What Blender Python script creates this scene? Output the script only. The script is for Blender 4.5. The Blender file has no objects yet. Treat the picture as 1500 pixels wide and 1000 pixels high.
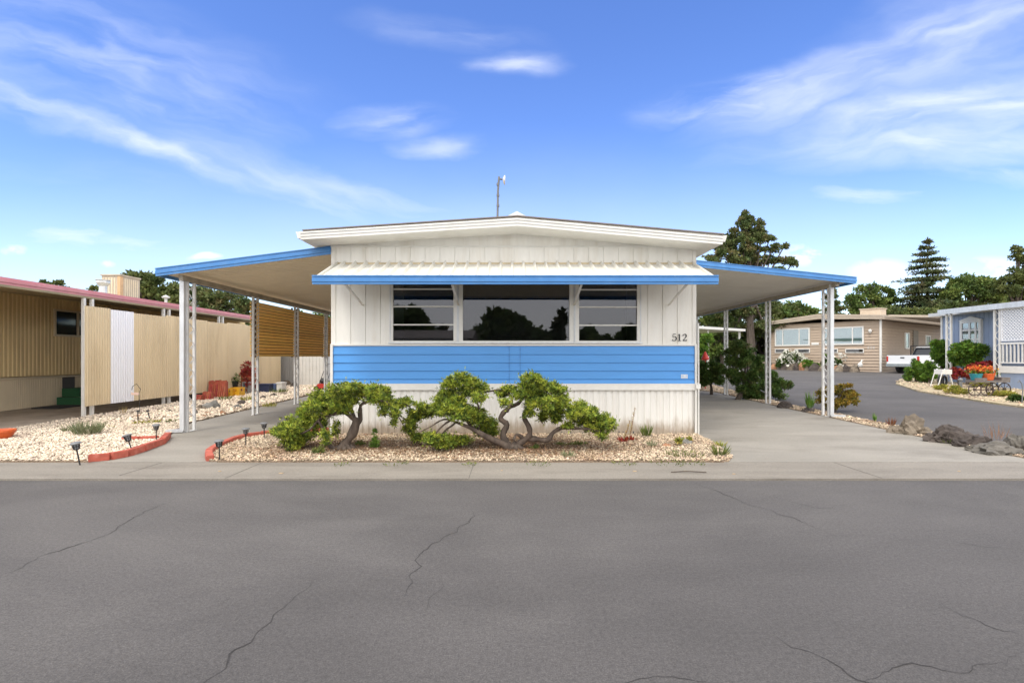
import bpy, bmesh, math, random
import numpy as np
from mathutils import Vector, Matrix, noise as mnoise
R = math.radians
random.seed(7)
C = bpy.context.scene.collection
scene = bpy.context.scene

# ---------------------------------------------------------------- camera
F, HZ, CX, H = 760.0, 522.0, 750.0, 1.42      # focal length in px of the 1500 px photo, horizon row, centre column, eye height
cam = bpy.data.cameras.new("camera"); camo = bpy.data.objects.new("camera", cam); C.objects.link(camo)
camo.location = (0, 0, H); camo.rotation_euler = (R(90), 0, 0)
cam.sensor_width = 36; cam.lens = 36 * F / 1500; cam.shift_y = 22 / 1500; cam.clip_end = 3000; cam.clip_start = .05
scene.camera = camo
scene.view_settings.view_transform = 'Standard'; scene.view_settings.look = 'None'; scene.view_settings.gamma = 1
scene.view_settings.exposure = 1.06
scene.cycles.max_bounces = 6; scene.cycles.transparent_max_bounces = 12
scene.render.resolution_x = 1024; scene.render.resolution_y = 682

# ---------------------------------------------------------------- node helper
class NT:
    def __init__(s, tree): s.t = tree; s.n = tree.nodes; s.l = tree.links
    def new(s, typ, **kw):
        n = s.n.new(typ)
        for k, v in kw.items(): setattr(n, k, v)
        return n
    def put(s, sock, v):
        if isinstance(v, bpy.types.NodeSocket): s.l.new(v, sock)
        elif v is not None: sock.default_value = v
    def math(s, op, a, b=None, c=None, clamp=False):
        n = s.new('ShaderNodeMath', operation=op, use_clamp=clamp)
        s.put(n.inputs[0], a)
        if b is not None: s.put(n.inputs[1], b)
        if c is not None: s.put(n.inputs[2], c)
        return n.outputs[0]
    def mix(s, f, a, b, mode='MIX'):
        n = s.new('ShaderNodeMix', data_type='RGBA', blend_type=mode)
        s.put(n.inputs[0], f)
        s.put(n.inputs[6], a if isinstance(a, bpy.types.NodeSocket) else (*a, 1)[:4])
        s.put(n.inputs[7], b if isinstance(b, bpy.types.NodeSocket) else (*b, 1)[:4])
        return n.outputs[2]
    def noise(s, vec, scale, detail=4, rough=.55, dist=0):
        n = s.new('ShaderNodeTexNoise'); s.put(n.inputs['Vector'], vec)
        n.inputs['Scale'].default_value = scale; n.inputs['Detail'].default_value = detail
        n.inputs['Roughness'].default_value = rough; n.inputs['Distortion'].default_value = dist
        return n.outputs[0]
    def ramp(s, f, stops):
        n = s.new('ShaderNodeMapRange', interpolation_type='SMOOTHSTEP') if len(stops) == 2 and not isinstance(stops[0][1], tuple) else s.new('ShaderNodeValToRGB')
        if n.bl_idname == 'ShaderNodeMapRange':
            s.put(n.inputs[0], f); n.inputs[1].default_value, n.inputs[3].default_value = stops[0]
            n.inputs[2].default_value, n.inputs[4].default_value = stops[1]; return n.outputs[0]
        s.put(n.inputs[0], f); e = n.color_ramp.elements
        for i, (p, c) in enumerate(stops):
            el = e[i] if i < 2 else e.new(p)
            el.position = p; el.color = (*c, 1)
        return n.outputs[0]
    def mapping(s, vec, scale=(1, 1, 1), rot=(0, 0, 0), loc=(0, 0, 0)):
        n = s.new('ShaderNodeMapping'); s.put(n.inputs[0], vec)
        n.inputs['Scale'].default_value = scale; n.inputs['Rotation'].default_value = rot; n.inputs['Location'].default_value = loc
        return n.outputs[0]

# ---------------------------------------------------------------- sky and sun
SUN_EL, SUN_AZ = R(58), R(205)       # azimuth clockwise from +Y (the view direction)
world = bpy.data.worlds.new("World"); scene.world = world; world.use_nodes = True
w = NT(world.node_tree); w.n.clear()
sky = w.new('ShaderNodeTexSky', sky_type='NISHITA'); sky.sun_disc = False
sky.sun_elevation = SUN_EL; sky.sun_rotation = SUN_AZ; sky.air_density = 1.0; sky.dust_density = .6; sky.ozone_density = 2.6
geo = w.new('ShaderNodeTexCoord').outputs['Generated']
sep = w.new('ShaderNodeSeparateXYZ'); w.l.new(geo, sep.inputs[0])
sx, sy, sz = sep.outputs
ay = w.math('MAXIMUM', w.math('ABSOLUTE', sy), .05)
U = w.math('DIVIDE', sx, ay); V = w.math('DIVIDE', sz, ay)
cuv = w.new('ShaderNodeCombineXYZ'); w.l.new(U, cuv.inputs[0]); w.l.new(V, cuv.inputs[1])
UV = cuv.outputs[0]
wv = w.new('ShaderNodeTexNoise'); w.put(wv.inputs['Vector'], w.mapping(UV, (1, 2, 1))); wv.inputs['Scale'].default_value = 4.5; wv.inputs['Detail'].default_value = 5
wsub = w.new('ShaderNodeVectorMath', operation='MULTIPLY_ADD'); w.l.new(wv.outputs['Color'], wsub.inputs[0]); wsub.inputs[1].default_value = (.20, .07, 0)
off_ = w.new('ShaderNodeVectorMath', operation='SUBTRACT'); w.l.new(UV, off_.inputs[0]); off_.inputs[1].default_value = (.10, .035, 0); w.l.new(off_.outputs[0], wsub.inputs[2])
UVW = wsub.outputs[0]
puff = w.noise(w.mapping(UV, (1, 1.7, 1)), 9, 6, .6, .2)
_wc = {}
def wispy(ang):
    k = round(ang / 9) * 9
    if k not in _wc: _wc[k] = w.ramp(w.noise(w.mapping(w.mapping(UVW, (1, 1, 1), (0, 0, R(-k))), (1.4, 6.5, 1)), 2.6, 6, .52, .1), [(.28, 0.0), (.78, 1.0)])
    return _wc[k]
def blob(px, py, rx, ry, ang, amp, kind):
    """a soft patch of cloud in the direction of that part of the sky"""
    m = w.mapping(UVW if kind != 'p' else UV, (1, 1, 1), (0, 0, 0), (-(px - CX) / F, -(HZ - py) / F, 0))
    m = w.mapping(m, (1, 1, 1), (0, 0, R(-ang)))
    m = w.mapping(m, (F / rx, F / ry, 1))
    ln = w.new('ShaderNodeVectorMath', operation='LENGTH'); w.l.new(m, ln.inputs[0])
    fall = w.ramp(ln.outputs['Value'], [(0.0, 1.0), (1.0, 0.0)])
    if kind == 's': nz = wispy(ang)
    else: nz = w.ramp(puff, [(.34, 0.0), (.56, 1.0)])
    if kind == 'e': nz = 1.0
    if kind == 'v': nz = w.math('MULTIPLY_ADD', wispy(ang), .75, .25)
    return w.math('MULTIPLY', w.math('MULTIPLY', fall, nz), amp)
blobs = [
    (1090, 140, 200, 46, 12, 1.2, 's'), (1230, 110, 300, 60, 22, .9, 'v'), (1400, 50, 300, 110, 22, .75, 'v'), (1400, 160, 460, 95, 10, 1.0, 'v'), (1280, 180, 330, 60, 14, .9, 's'),
    (1400, 215, 320, 45, 0, 1.0, 'v'), (1440, 242, 240, 32, -9, .9, 's'),
    (752, 93, 100, 26, 0, .85, 's'), (578, 176, 110, 34, 0, .9, 's'), (640, 216, 105, 26, 0, .6, 's'), (240, 150, 70, 18, 0, .5, 's'), (655, 50, 180, 34, -9, .3, 's'),
    (200, 205, 400, 30, -20, 1.0, 'v'), (40, 150, 240, 34, -18, .9, 's'), (400, 260, 420, 60, -18, .6, 'v'), (250, 290, 420, 70, -10, .2, 'v'), (560, 290, 300, 36, -18, .55, 'v'), (140, 90, 460, 130, -18, .5, 's'),
    (130, 349, 360, 26, -4, 1.1, 's'), (20, 366, 32, 15, 0, 1.2, 'p'), (157, 386, 24, 11, 0, 1.0, 'p'), (320, 379, 52, 11, 8, 1.3, 'e'),
    (1182, 374, 66, 28, 0, 1.4, 'p'), (1290, 397, 80, 30, 0, 1.4, 'p'), (1385, 392, 60, 24, 0, 1.1, 'p'), (1450, 392, 90, 26, 0, 1.2, 'p'), (1280, 285, 170, 26, 0, .8, 's'),
    (750, 440, 1700, 260, 0, .42, 'e'),
]
acc = None
for b in blobs:
    v = blob(*b); acc = v if acc is None else w.math('MAXIMUM', acc, v)
acc = w.math('MULTIPLY', w.math('MINIMUM', acc, .95), .78)
# overcast over and behind the viewer
behind = w.ramp(sy, [(-.25, 1.0), (.25, 0.0)])
high = w.ramp(V, [(1.0, 0.0), (2.2, 1.0)])
over = w.math('MULTIPLY', w.math('MAXIMUM', behind, high), .88)
mask = w.math('MAXIMUM', acc, over)
hsv = w.new('ShaderNodeHueSaturation'); hsv.inputs['Saturation'].default_value = 1.22; hsv.inputs['Value'].default_value = 1.25; hsv.inputs['Hue'].default_value = .516
w.l.new(sky.outputs[0], hsv.inputs['Color'])
cl = w.noise(w.mapping(geo, (1, 1, 2)), 2.6, 5, .55)
cloudcol = w.mix(cl, (10.2, 9.9, 9.5), (13.5, 13.0, 12.4))
frontcol = w.mix(over, (5.6, 5.8, 6.3), cloudcol)
skycol = w.mix(mask, hsv.outputs[0], frontcol)
bg = w.new('ShaderNodeBackground'); w.l.new(skycol, bg.inputs[0]); bg.inputs[1].default_value = .105
wo = w.new('ShaderNodeOutputWorld'); w.l.new(bg.outputs[0], wo.inputs[0])

sun = bpy.data.lights.new("sun", 'SUN'); suno = bpy.data.objects.new("sun", sun); C.objects.link(suno)
sun.energy = .9; sun.angle = R(16); sun.color = (1, .94, .84)
sd = Vector((math.sin(SUN_AZ) * math.cos(SUN_EL), math.cos(SUN_AZ) * math.cos(SUN_EL), math.sin(SUN_EL)))
suno.rotation_euler = sd.to_track_quat('Z', 'Y').to_euler()

# ---------------------------------------------------------------- terrain and pixel rays
KY, KS, KE = 8.0, .015, 75.0
def g(y): return KS * (min(y, KE) - KY) if y > KY else 0.0
def at(px, py, off=0.0):
    """point of the ground under that direction of view"""
    b = (py - HZ) / F
    d = (H - off) / b
    if d > KY: d = (H - off + KS * KY) / (b + KS)
    return Vector(((px - CX) / F * d, d, g(d) + off))
def P(px, py, d): return Vector(((px - CX) / F * d, d, H - (py - HZ) / F * d))
def ZZ(py, d): return H - (py - HZ) / F * d
def XX(px, d): return (px - CX) / F * d

# ---------------------------------------------------------------- materials
MATS = {}
def mat(name, base, rough=.6, var=0.0, vscale=6, vstretch=(1, 1, 1), dirt=None, dirt_amt=.0, dirt_scale=2, bump=0, bscale=40, metal=0, spec=.5, island=0.0, bstretch=(1,1,1), speck=0, low=0):
    if name in MATS: return MATS[name]
    m = bpy.data.materials.new(name); m.use_nodes = True; t = NT(m.node_tree)
    bs = t.n['Principled BSDF']; bs.inputs['Roughness'].default_value = rough; bs.inputs['Metallic'].default_value = metal
    bs.inputs['Specular IOR Level'].default_value = spec
    pos = t.new('ShaderNodeNewGeometry').outputs['Position']
    col = None
    if var or dirt or island:
        base4 = tuple(base)
        nz = t.noise(t.mapping(pos, vstretch), vscale, 5, .6)
        lo = tuple(c * (1 - var) for c in base4); hi = tuple(min(1, c * (1 + var)) for c in base4)
        col = t.mix(t.ramp(nz, [(.3, 0.0), (.7, 1.0)]), lo, hi)
        if dirt:
            dz = t.noise(t.mapping(pos, vstretch, (0, 0, 0), (5, 3, 1)), dirt_scale, 7, .68, .4)
            col = t.mix(t.math('MULTIPLY', t.ramp(dz, [(.45, 0.0), (.75, 1.0)]), dirt_amt), col, dirt)
        if island:
            ri = t.new('ShaderNodeNewGeometry').outputs['Random Per Island']
            h = t.new('ShaderNodeHueSaturation'); t.l.new(col, h.inputs['Color'])
            t.l.new(t.math('MULTIPLY_ADD', ri, 2 * island, 1 - island), h.inputs['Value'])
            ri2 = t.math('FRACT', t.math('MULTIPLY', ri, 57.3))
            t.l.new(t.math('MULTIPLY_ADD', ri2, .03 * (1 if island > .1 else .3), .5 - .015 * (1 if island > .1 else .3)), h.inputs['Hue'])
            col = h.outputs[0]
        t.l.new(col, bs.inputs['Base Color'])
    else: bs.inputs['Base Color'].default_value = (*base, 1)
    if low:
        sz_ = t.new('ShaderNodeSeparateXYZ'); t.l.new(pos, sz_.inputs[0])
        zz_ = t.math('ADD', sz_.outputs[2], t.math('MULTIPLY', t.noise(t.mapping(pos, (1, 1, .3)), 7, 5, .7), -.45))
        col = t.mix(t.math('MULTIPLY', t.ramp(zz_, [(-.12, 1.0), (low, 0.0)]), .8), col, (.30, .22, .14)); t.l.new(col, bs.inputs['Base Color'])
    if speck:
        sp = t.noise(pos, 38, 3, .9); sp2 = t.noise(t.mapping(pos, (1, 1, 1), (0, 0, 0), (7, 2, 1)), 120, 1, .8)
        hh = t.new('ShaderNodeHueSaturation'); t.l.new(col, hh.inputs['Color'])
        t.l.new(t.math('MULTIPLY', t.math('MULTIPLY_ADD', sp, 2 * speck, 1 - speck), t.math('MULTIPLY_ADD', sp2, 2 * speck, 1 - speck)), hh.inputs['Value']); t.l.new(hh.outputs[0], bs.inputs['Base Color'])
    if bump:
        b = t.new('ShaderNodeBump'); b.inputs['Strength'].default_value = bump; b.inputs['Distance'].default_value = .01
        t.l.new(t.noise(t.mapping(pos, bstretch), bscale, 6, .65), b.inputs['Height']); t.l.new(b.outputs[0], bs.inputs['Normal'])
    MATS[name] = m; return m

def leafmat(name, a, b, c=None, nscale=1.2, island=.35, trans=.25, rough=.55, cs=(.45, .72)):
    """foliage: two greens in clumps, a third tint, every leaf a little different"""
    m = bpy.data.materials.new(name); m.use_nodes = True; t = NT(m.node_tree)
    bs = t.n['Principled BSDF']; bs.inputs['Roughness'].default_value = rough; bs.inputs['Specular IOR Level'].default_value = .25
    ge = t.new('ShaderNodeNewGeometry'); pos = ge.outputs['Position']; ri = ge.outputs['Random Per Island']
    col = t.mix(t.ramp(t.noise(pos, nscale, 3, .6), [(.35, 0.0), (.65, 1.0)]), a, b)
    if c: col = t.mix(t.ramp(t.noise(t.mapping(pos, (1, 1, 1), (0, 0, 0), (9, 4, 2)), nscale * 1.7, 4, .6), [(cs[0], 0.0), (cs[1], 1.0)]), col, c)
    h = t.new('ShaderNodeHueSaturation'); t.l.new(col, h.inputs['Color'])
    t.l.new(t.math('MULTIPLY_ADD', ri, 2 * island, 1 - island), h.inputs['Value'])
    t.l.new(t.math('MULTIPLY_ADD', t.math('FRACT', t.math('MULTIPLY', ri, 91.7)), .05, .475), h.inputs['Hue'])
    t.l.new(h.outputs[0], bs.inputs['Base Color'])
    tr = t.new('ShaderNodeBsdfTranslucent'); t.l.new(h.outputs[0], tr.inputs[0])
    mx = t.new('ShaderNodeMixShader'); mx.inputs[0].default_value = trans
    t.l.new(bs.outputs[0], mx.inputs[1]); t.l.new(tr.outputs[0], mx.inputs[2])
    t.l.new(mx.outputs[0], t.n['Material Output'].inputs[0])
    MATS[name] = m; return m

def glassmat(name, refl=.16, tint=(.5, .52, .55), gloss=(.8, .84, .95)):
    m = bpy.data.materials.new(name); m.use_nodes = True; t = NT(m.node_tree); t.n.remove(t.n['Principled BSDF'])
    tr = t.new('ShaderNodeBsdfTransparent'); tr.inputs[0].default_value = (*tint, 1)
    gl = t.new('ShaderNodeBsdfGlossy'); gl.inputs[0].default_value = (*gloss, 1); gl.inputs['Roughness'].default_value = .015
    lw = t.new('ShaderNodeLayerWeight'); lw.inputs[0].default_value = .35
    f = t.math('ADD', t.math('MULTIPLY', lw.outputs['Fresnel'], .6), refl, clamp=True)
    mx = t.new('ShaderNodeMixShader'); t.l.new(f, mx.inputs[0]); t.l.new(tr.outputs[0], mx.inputs[1]); t.l.new(gl.outputs[0], mx.inputs[2])
    t.l.new(mx.outputs[0], t.n['Material Output'].inputs[0]); MATS[name] = m; return m

white = mat('white_paint', (.77, .755, .70), .5, .04, 3, (1, 1, .35), (.50, .44, .33), .35, 1.6, .05, 60, island=0)
cream = mat('cream_wall', (.78, .765, .715), .5, .04, 3, (2, 2, .3), (.52, .45, .33), .4, 1.8, .05, 60)
skirtm = mat('skirting', (.75, .74, .70), .5, .05, 4, (3, 3, .25), (.60, .55, .47), .35, 2.2, .05, 60, low=.14)
trimw = mat('white_trim', (.72, .71, .67), .4, .03, 8, (1, 1, 1), (.5, .46, .4), .25, 4)
awnw = mat('awning_white', (.68, .67, .62), .45, .03, 6, (1, 1, 1), (.55, .48, .36), .3, 3)
blueb = mat('blue_siding', (.062, .28, .67), .38, .04, 3, (.5, 1, 3), (.06, .29, .70), .4, 3, .04, 90)
bluef = mat('blue_fascia', (.055, .22, .53), .38, .05, 5, (1, 1, 1), (.16, .33, .56), .3, 6)
roofm = mat('roof_felt', (.20, .17, .15), .8, .1, 8)
galv = mat('galvanised', (.62, .64, .66), .38, .08, 10, (1, 1, .4), (.4, .38, .36), .3, 6, metal=.35)
postw = mat('post_white', (.66, .66, .65), .45, .06, 10, (1, 1, .5), (.36, .31, .26), .45, 6)
soffit = mat('carport_soffit', (.84, .74, .55), .5, .03, 2, (1, 1, 1), (.5, .42, .3), .25, 1.2)
soffitw = mat('carport_soffit_pale', (.74, .70, .62), .5, .03, 2, (1, 1, 1), (.48, .42, .34), .25, 1.2)
dark = mat('dark_interior', (.10, .10, .10), .8)
valm = mat('valance', (.85, .70, .42), .8, .1, 30)
black = mat('black_plastic', (.02, .02, .022), .45)
greym = mat('grey_plastic', (.16, .165, .17), .5, .1, 20)
lensm = mat('lamp_lens', (.30, .31, .32), .2)
asph = mat('asphalt', (.084, .078, .075), .9, .14, .7, (.6, 1, 1), (.116, .108, .102), 1.0, .42, .5, 220, speck=.7)
crackm = mat('crack', (.036, .033, .032), .95, .3, 20)
conc = mat('concrete', (.27, .25, .215), .85, .10, 1.1, (.4, 1, 1), (.165, .148, .122), .85, 1.0, .35, 120, speck=.35)
concd = mat('concrete_apron', (.222, .20, .168), .85, .10, 1.5, (.3, 1, 1), (.14, .122, .10), .85, 1.9, .35, 120, speck=.4)
concb = mat('concrete_old', (.36, .30, .24), .85, .1, 1.5, (1, 1, 1), (.14, .12, .10), .5, 2, .3, 90)
soil = mat('soil', (.25, .20, .14), .95, .25, 6, (1, 1, 1), (.16, .12, .08), .6, 3, .6, 60)
gsub = mat('gravel_base', (.27, .20, .14), .95, .3, 45, (1, 1, 1), (.26, .18, .11), .5, 30, .8, 80)
brickm = mat('brick', (.40, .115, .06), .85, .15, 14, (1, 1, 1), (.55, .28, .2), .4, 12, .4, 90, island=.15)
tanp = mat('tan_panel', (.72, .59, .385), .5, .05, 2, (1.2, 1.2, .3), (.46, .35, .20), .5, 1.6)
tanw = mat('tan_wall', (.84, .65, .34), .6, .05, 2.5, (1.2, 1.2, .3), (.52, .39, .22), .5, 1.5)
tansk = mat('tan_skirt', (.74, .63, .45), .6, .06, 2.5, (1.2, 1.2, .3), (.42, .35, .25), .5, 1.5)
whp = mat('white_panel', (.88, .89, .93), .5, .01, 3)
pinkf = mat('pink_fascia', (.60, .25, .27), .45, .06, 6, (1, 1, 1), (.66, .42, .42), .4, 3)
slatm = mat('slat_wood', (.98, .60, .17), .6, .10, 6, (1, 1, 8), (.60, .30, .05), .3, 4, island=.1)
darkw = mat('dark_wood', (.09, .055, .03), .7, .2, 10)
bark = mat('bark', (.085, .062, .048), .9, .35, 9, (1, 1, .25), (.22, .18, .145), .5, 8, 1, 45, bstretch=(1, 1, .3))
barkd = mat('bark_dark', (.09, .07, .055), .9, .3, 8, (1, 1, .3))
rockl = mat('rock_layered', (.115, .105, .09), .9, .3, 4, (1, 1, 3), (.20, .18, .155), .5, 4, 1, 18)
rockm = mat('rock_dark', (.065, .052, .045), .9, .35, 6, (1, 1, 1), (.16, .13, .11), .5, 5, 1, 18)
rockg = mat('rock_grey', (.17, .165, .15), .9, .25, 6, (1, 1, 1), (.36, .34, .31), .5, 5, .9, 22)
rocko = mat('rock_orange', (.34, .17, .09), .9, .25, 9, (1, 1, 1), (.45, .3, .2), .4, 8, .7, 30)
rockt = mat('rock_tan', (.19, .155, .115), .9, .35, 6, (1, 1, 1), (.09, .07, .06), .7, 5, .9, 22)
terra = mat('terracotta', (.50, .12, .045), .7, .15, 12, (1, 1, 1), (.6, .3, .2), .3, 8)
redc = mat('red_clay', (.40, .085, .05), .8, .2, 12, (1, 1, 1), (.5, .22, .15), .4, 8, island=.2)
yelc = mat('yellow_plastic', (.75, .42, .03), .45, .06, 12)
cind = mat('cinder', (.36, .35, .33), .9, .1, 20, bump=.4)
navy = mat('navy_plastic', (.03, .04, .09), .45, .1, 10)
bluel = mat('blue_grey_plastic', (.12, .17, .33), .45, .1, 10)
orp = mat('orange_pot', (.62, .12, .03), .45, .08, 12)
teal = mat('teal_pot', (.03, .25, .30), .35, .08, 12)
redp = mat('red_paint', (.55, .04, .025), .4, .08, 12)
greenst = mat('green_carpet', (.03, .12, .05), .9, .15, 30)
beige = mat('beige_siding', (.43, .335, .25), .6, .05, 3, (1, 1, 3), (.36, .27, .2), .3, 2)
beiger = mat('beige_roof', (.47, .395, .31), .6, .05, 4)
bluew = mat('blue_grey_wall', (.27, .335, .46), .6, .05, 3, (1, 1, .4), (.22, .3, .46), .3, 2)
lattw = mat('lattice_white', (.72, .73, .75), .5, .03, 8)
curt = mat('curtain_or_dark', (.30, .45, .42), .8, .1, 4, (8, 8, .4))
curtg = mat('curtain_pale', (.50, .54, .62), .8, .06, 4, (8, 8, .4))
coolm = mat('cooler_tan', (.52, .44, .34), .7, .1, 6, (1, 1, .4), (.36, .27, .18), .5, 3)
coolo = mat('cooler_panel', (.62, .40, .22), .7, .1, 6)
truckw = mat('truck_paint', (.78, .79, .80), .22, .01, 5)
chrome = mat('dull_chrome', (.45, .47, .50), .25, metal=.8)
rubber = mat('rubber', (.02, .02, .02), .8)
redl = mat('red_lens', (.5, .015, .01), .2)
lawnm = mat('lawn', (.22, .24, .07), .95, .25, 5, (1, 1, 1), (.32, .27, .10), .6, 1.5, .7, 60)
bedm = mat('bed_ground', (.42, .34, .22), .95, .25, 12, (1, 1, 1), (.26, .25, .09), .6, 2.5, .8, 60)
glass = glassmat('window_glass', .06, (.6, .6, .6), (.58, .59, .64))
glassf = glassmat('window_glass_pale', .12, (.85, .88, .88))
pebm = mat('pebbles', (.50, .40, .285), .85, .15, 1.2, (1, 1, 1), (.27, .13, .06), .8, .8, island=.6)
pebl = mat('pebbles_pale', (.68, .575, .45), .85, .10, 1.2, (1, 1, 1), (.40, .29, .20), .5, .8, island=.42)

# ---------------------------------------------------------------- mesh helpers
class MB:
    def __init__(s): s.v = []; s.f = []; s.smooth = False
    def add(s, vs, fs):
        n = len(s.v); s.v += [tuple(p) for p in vs]; s.f += [tuple(i + n for i in f) for f in fs]; return s
    def box(s, x0, x1, y0, y1, z0, z1):
        return s.add([(x0, y0, z0), (x1, y0, z0), (x1, y1, z0), (x0, y1, z0), (x0, y0, z1), (x1, y0, z1), (x1, y1, z1), (x0, y1, z1)],
                     [(0, 3, 2, 1), (4, 5, 6, 7), (0, 1, 5, 4), (1, 2, 6, 5), (2, 3, 7, 6), (3, 0, 4, 7)])
    def ext(s, poly, vec):
        n = len(poly); vec = Vector(vec); a = [Vector(p) for p in poly]; b = [p + vec for p in a]
        return s.add(a + b, [tuple(range(n))[::-1], tuple(range(n, 2 * n))] + [(i, (i + 1) % n, n + (i + 1) % n, n + i) for i in range(n)])
    def bar(s, a, b, wd, hg=None, up=(0, 0, 1)):
        hg = hg or wd; a = Vector(a); b = Vector(b); d = (b - a).normalized(); up = Vector(up)
        if abs(d.dot(up)) > .98: up = Vector((0, 1, 0))
        sd = d.cross(up).normalized() * wd / 2; u = sd.cross(d).normalized() * hg / 2
        return s.ext([a - sd - u, a + sd - u, a + sd + u, a - sd + u], b - a)
    def tube(s, pts, rad, n=8, cap=True):
        pts = [Vector(p) for p in pts]; rad = [rad] * len(pts) if not hasattr(rad, '__len__') else rad
        vs = []; prev = None
        for i, p in enumerate(pts):
            d = (pts[min(i + 1, len(pts) - 1)] - pts[max(i - 1, 0)]).normalized()
            if prev is None: prev = d.orthogonal().normalized()
            prev = (prev - d * prev.dot(d)).normalized(); q = d.cross(prev)
            vs += [p + (prev * math.cos(2 * math.pi * k / n) + q * math.sin(2 * math.pi * k / n)) * rad[i] for k in range(n)]
        fs = [(i * n + k, i * n + (k + 1) % n, (i + 1) * n + (k + 1) % n, (i + 1) * n + k) for i in range(len(pts) - 1) for k in range(n)]
        if cap: fs += [tuple(range(n))[::-1], tuple(range(len(vs) - n, len(vs)))]
        return s.add(vs, fs)
    def lathe(s, prof, c=(0, 0, 0), n=16):
        vs = [(c[0] + r * math.cos(2 * math.pi * k / n), c[1] + r * math.sin(2 * math.pi * k / n), c[2] + z) for r, z in prof for k in range(n)]
        fs = [(i * n + k, i * n + (k + 1) % n, (i + 1) * n + (k + 1) % n, (i + 1) * n + k) for i in range(len(prof) - 1) for k in range(n)]
        fs += [tuple(range(n))[::-1], tuple(range(len(vs) - n, len(vs)))]
        return s.add(vs, fs)
    def build(s, name, m, parent=None, smooth=False, **kw):
        if parent is not None:
            r = parent
            while r.parent: r = r.parent
            o = Vector(r.location)
        else:
            xs = np.array(s.v); o = Vector(((xs[:, 0].min() + xs[:, 0].max()) / 2, (xs[:, 1].min() + xs[:, 1].max()) / 2, xs[:, 2].min()))
            if kw.pop('world', False): o = Vector((0, 0, 0))
        me = bpy.data.meshes.new(name); me.from_pydata([(a - o.x, b - o.y, c - o.z) for a, b, c in s.v], [], s.f)
        me.materials.append(m); me.update()
        bm = bmesh.new(); bm.from_mesh(me); bmesh.ops.recalc_face_normals(bm, faces=bm.faces); bm.to_mesh(me); bm.free()
        if smooth: me.shade_smooth()
        ob = bpy.data.objects.new(name, me); C.objects.link(ob)
        if parent is not None: ob.parent = parent
        else: ob.location = o
        return tag(ob, **kw)
def tag(o, label=None, cat=None, group=None, kind=None):
    if label: o['label'] = label
    if cat: o['category'] = cat
    if group: o['group'] = group
    if kind: o['kind'] = kind
    return o
def thing(name, loc, label, cat, group=None, rz=0):
    o = bpy.data.objects.new(name, None); C.objects.link(o); o.location = loc; o.rotation_euler = (0, 0, rz)
    o.empty_display_size = .2
    return tag(o, label, cat, group)
def copy_tree(o, parent=None):
    c = o.copy(); C.objects.link(c); c.parent = parent
    for ch in list(o.children): copy_tree(ch, c)
    return c
def np_mesh(name, V_, nper, m, parent=None, smooth=False, faces=None, **kw):
    """V_ (K, nper, 3): K loose polygons, or with faces (per-item index list) K small solids"""
    K = V_.shape[0]; o = np.zeros(3)
    if parent is not None:
        r = parent
        while r.parent: r = r.parent
        o = np.array(r.location)
    else: o = np.array([V_[..., 0].mean(), V_[..., 1].mean(), V_[..., 2].min()])
    vv = (V_ - o).reshape(-1, 3).astype(np.float32)
    me = bpy.data.meshes.new(name)
    if faces is None: faces = [list(range(nper))]
    fa = np.array(faces); nf, fl = fa.shape
    idx = (fa[None, :, :] + (np.arange(K) * nper)[:, None, None]).reshape(-1).astype(np.int32)
    me.vertices.add(len(vv)); me.vertices.foreach_set('co', vv.ravel())
    me.loops.add(len(idx)); me.loops.foreach_set('vertex_index', idx)
    me.polygons.add(K * nf); me.polygons.foreach_set('loop_start', (np.arange(K * nf) * fl).astype(np.int32))
    me.polygons.foreach_set('loop_total', np.full(K * nf, fl, np.int32))
    me.update(calc_edges=True); me.validate(); me.materials.append(m)
    if smooth: me.shade_smooth()
    ob = bpy.data.objects.new(name, me); C.objects.link(ob)
    if parent is not None: ob.parent = parent
    else: ob.location = tuple(o)
    return tag(ob, **kw)

def clip_y(poly, y, keep_above):
    out = []
    for i in range(len(poly)):
        a, b = poly[i], poly[(i + 1) % len(poly)]
        ia = (a[1] >= y) if keep_above else (a[1] <= y); ib = (b[1] >= y) if keep_above else (b[1] <= y)
        if ia: out.append(a)
        if ia != ib:
            t = (y - a[1]) / (b[1] - a[1]); out.append((a[0] + (b[0] - a[0]) * t, y))
    return out
def sheet(name, poly, off, m, parent=None, drop=.12, kind='structure', **kw):
    """a ground sheet lying on the terrain, with edges going down"""
    mb = MB()
    for (lo, hi) in ((-1e4, KY), (KY, KE), (KE, 1e5)):
        q = clip_y(clip_y(poly, lo, True), hi, False)
        if len(q) < 3: continue
        mb.add([(x, y, g(y) + off) for x, y in q], [tuple(range(len(q)))])
    n = len(poly)
    pl = []
    for i in range(n):
        a, b = poly[i], poly[(i + 1) % n]; pl.append(a)
        for ky in (KY, KE):
            if (a[1] - ky) * (b[1] - ky) < 0:
                t = (ky - a[1]) / (b[1] - a[1]); pl.append((a[0] + (b[0] - a[0]) * t, ky))
    if drop:
        for i in range(len(pl)):
            a, b = pl[i], pl[(i + 1) % len(pl)]
            mb.add([(a[0], a[1], g(a[1]) + off), (b[0], b[1], g(b[1]) + off), (b[0], b[1], g(b[1]) + off - drop), (a[0], a[1], g(a[1]) + off - drop)], [(0, 1, 2, 3)])
    me = bpy.data.meshes.new(name); me.from_pydata(mb.v, [], mb.f); me.materials.append(m); me.update()
    for p in me.polygons:
        if p.normal.z < -.5: p.flip()
    ob = bpy.data.objects.new(name, me); C.objects.link(ob)
    if parent: ob.parent = parent
    return tag(ob, kind=kind, **kw)
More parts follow.
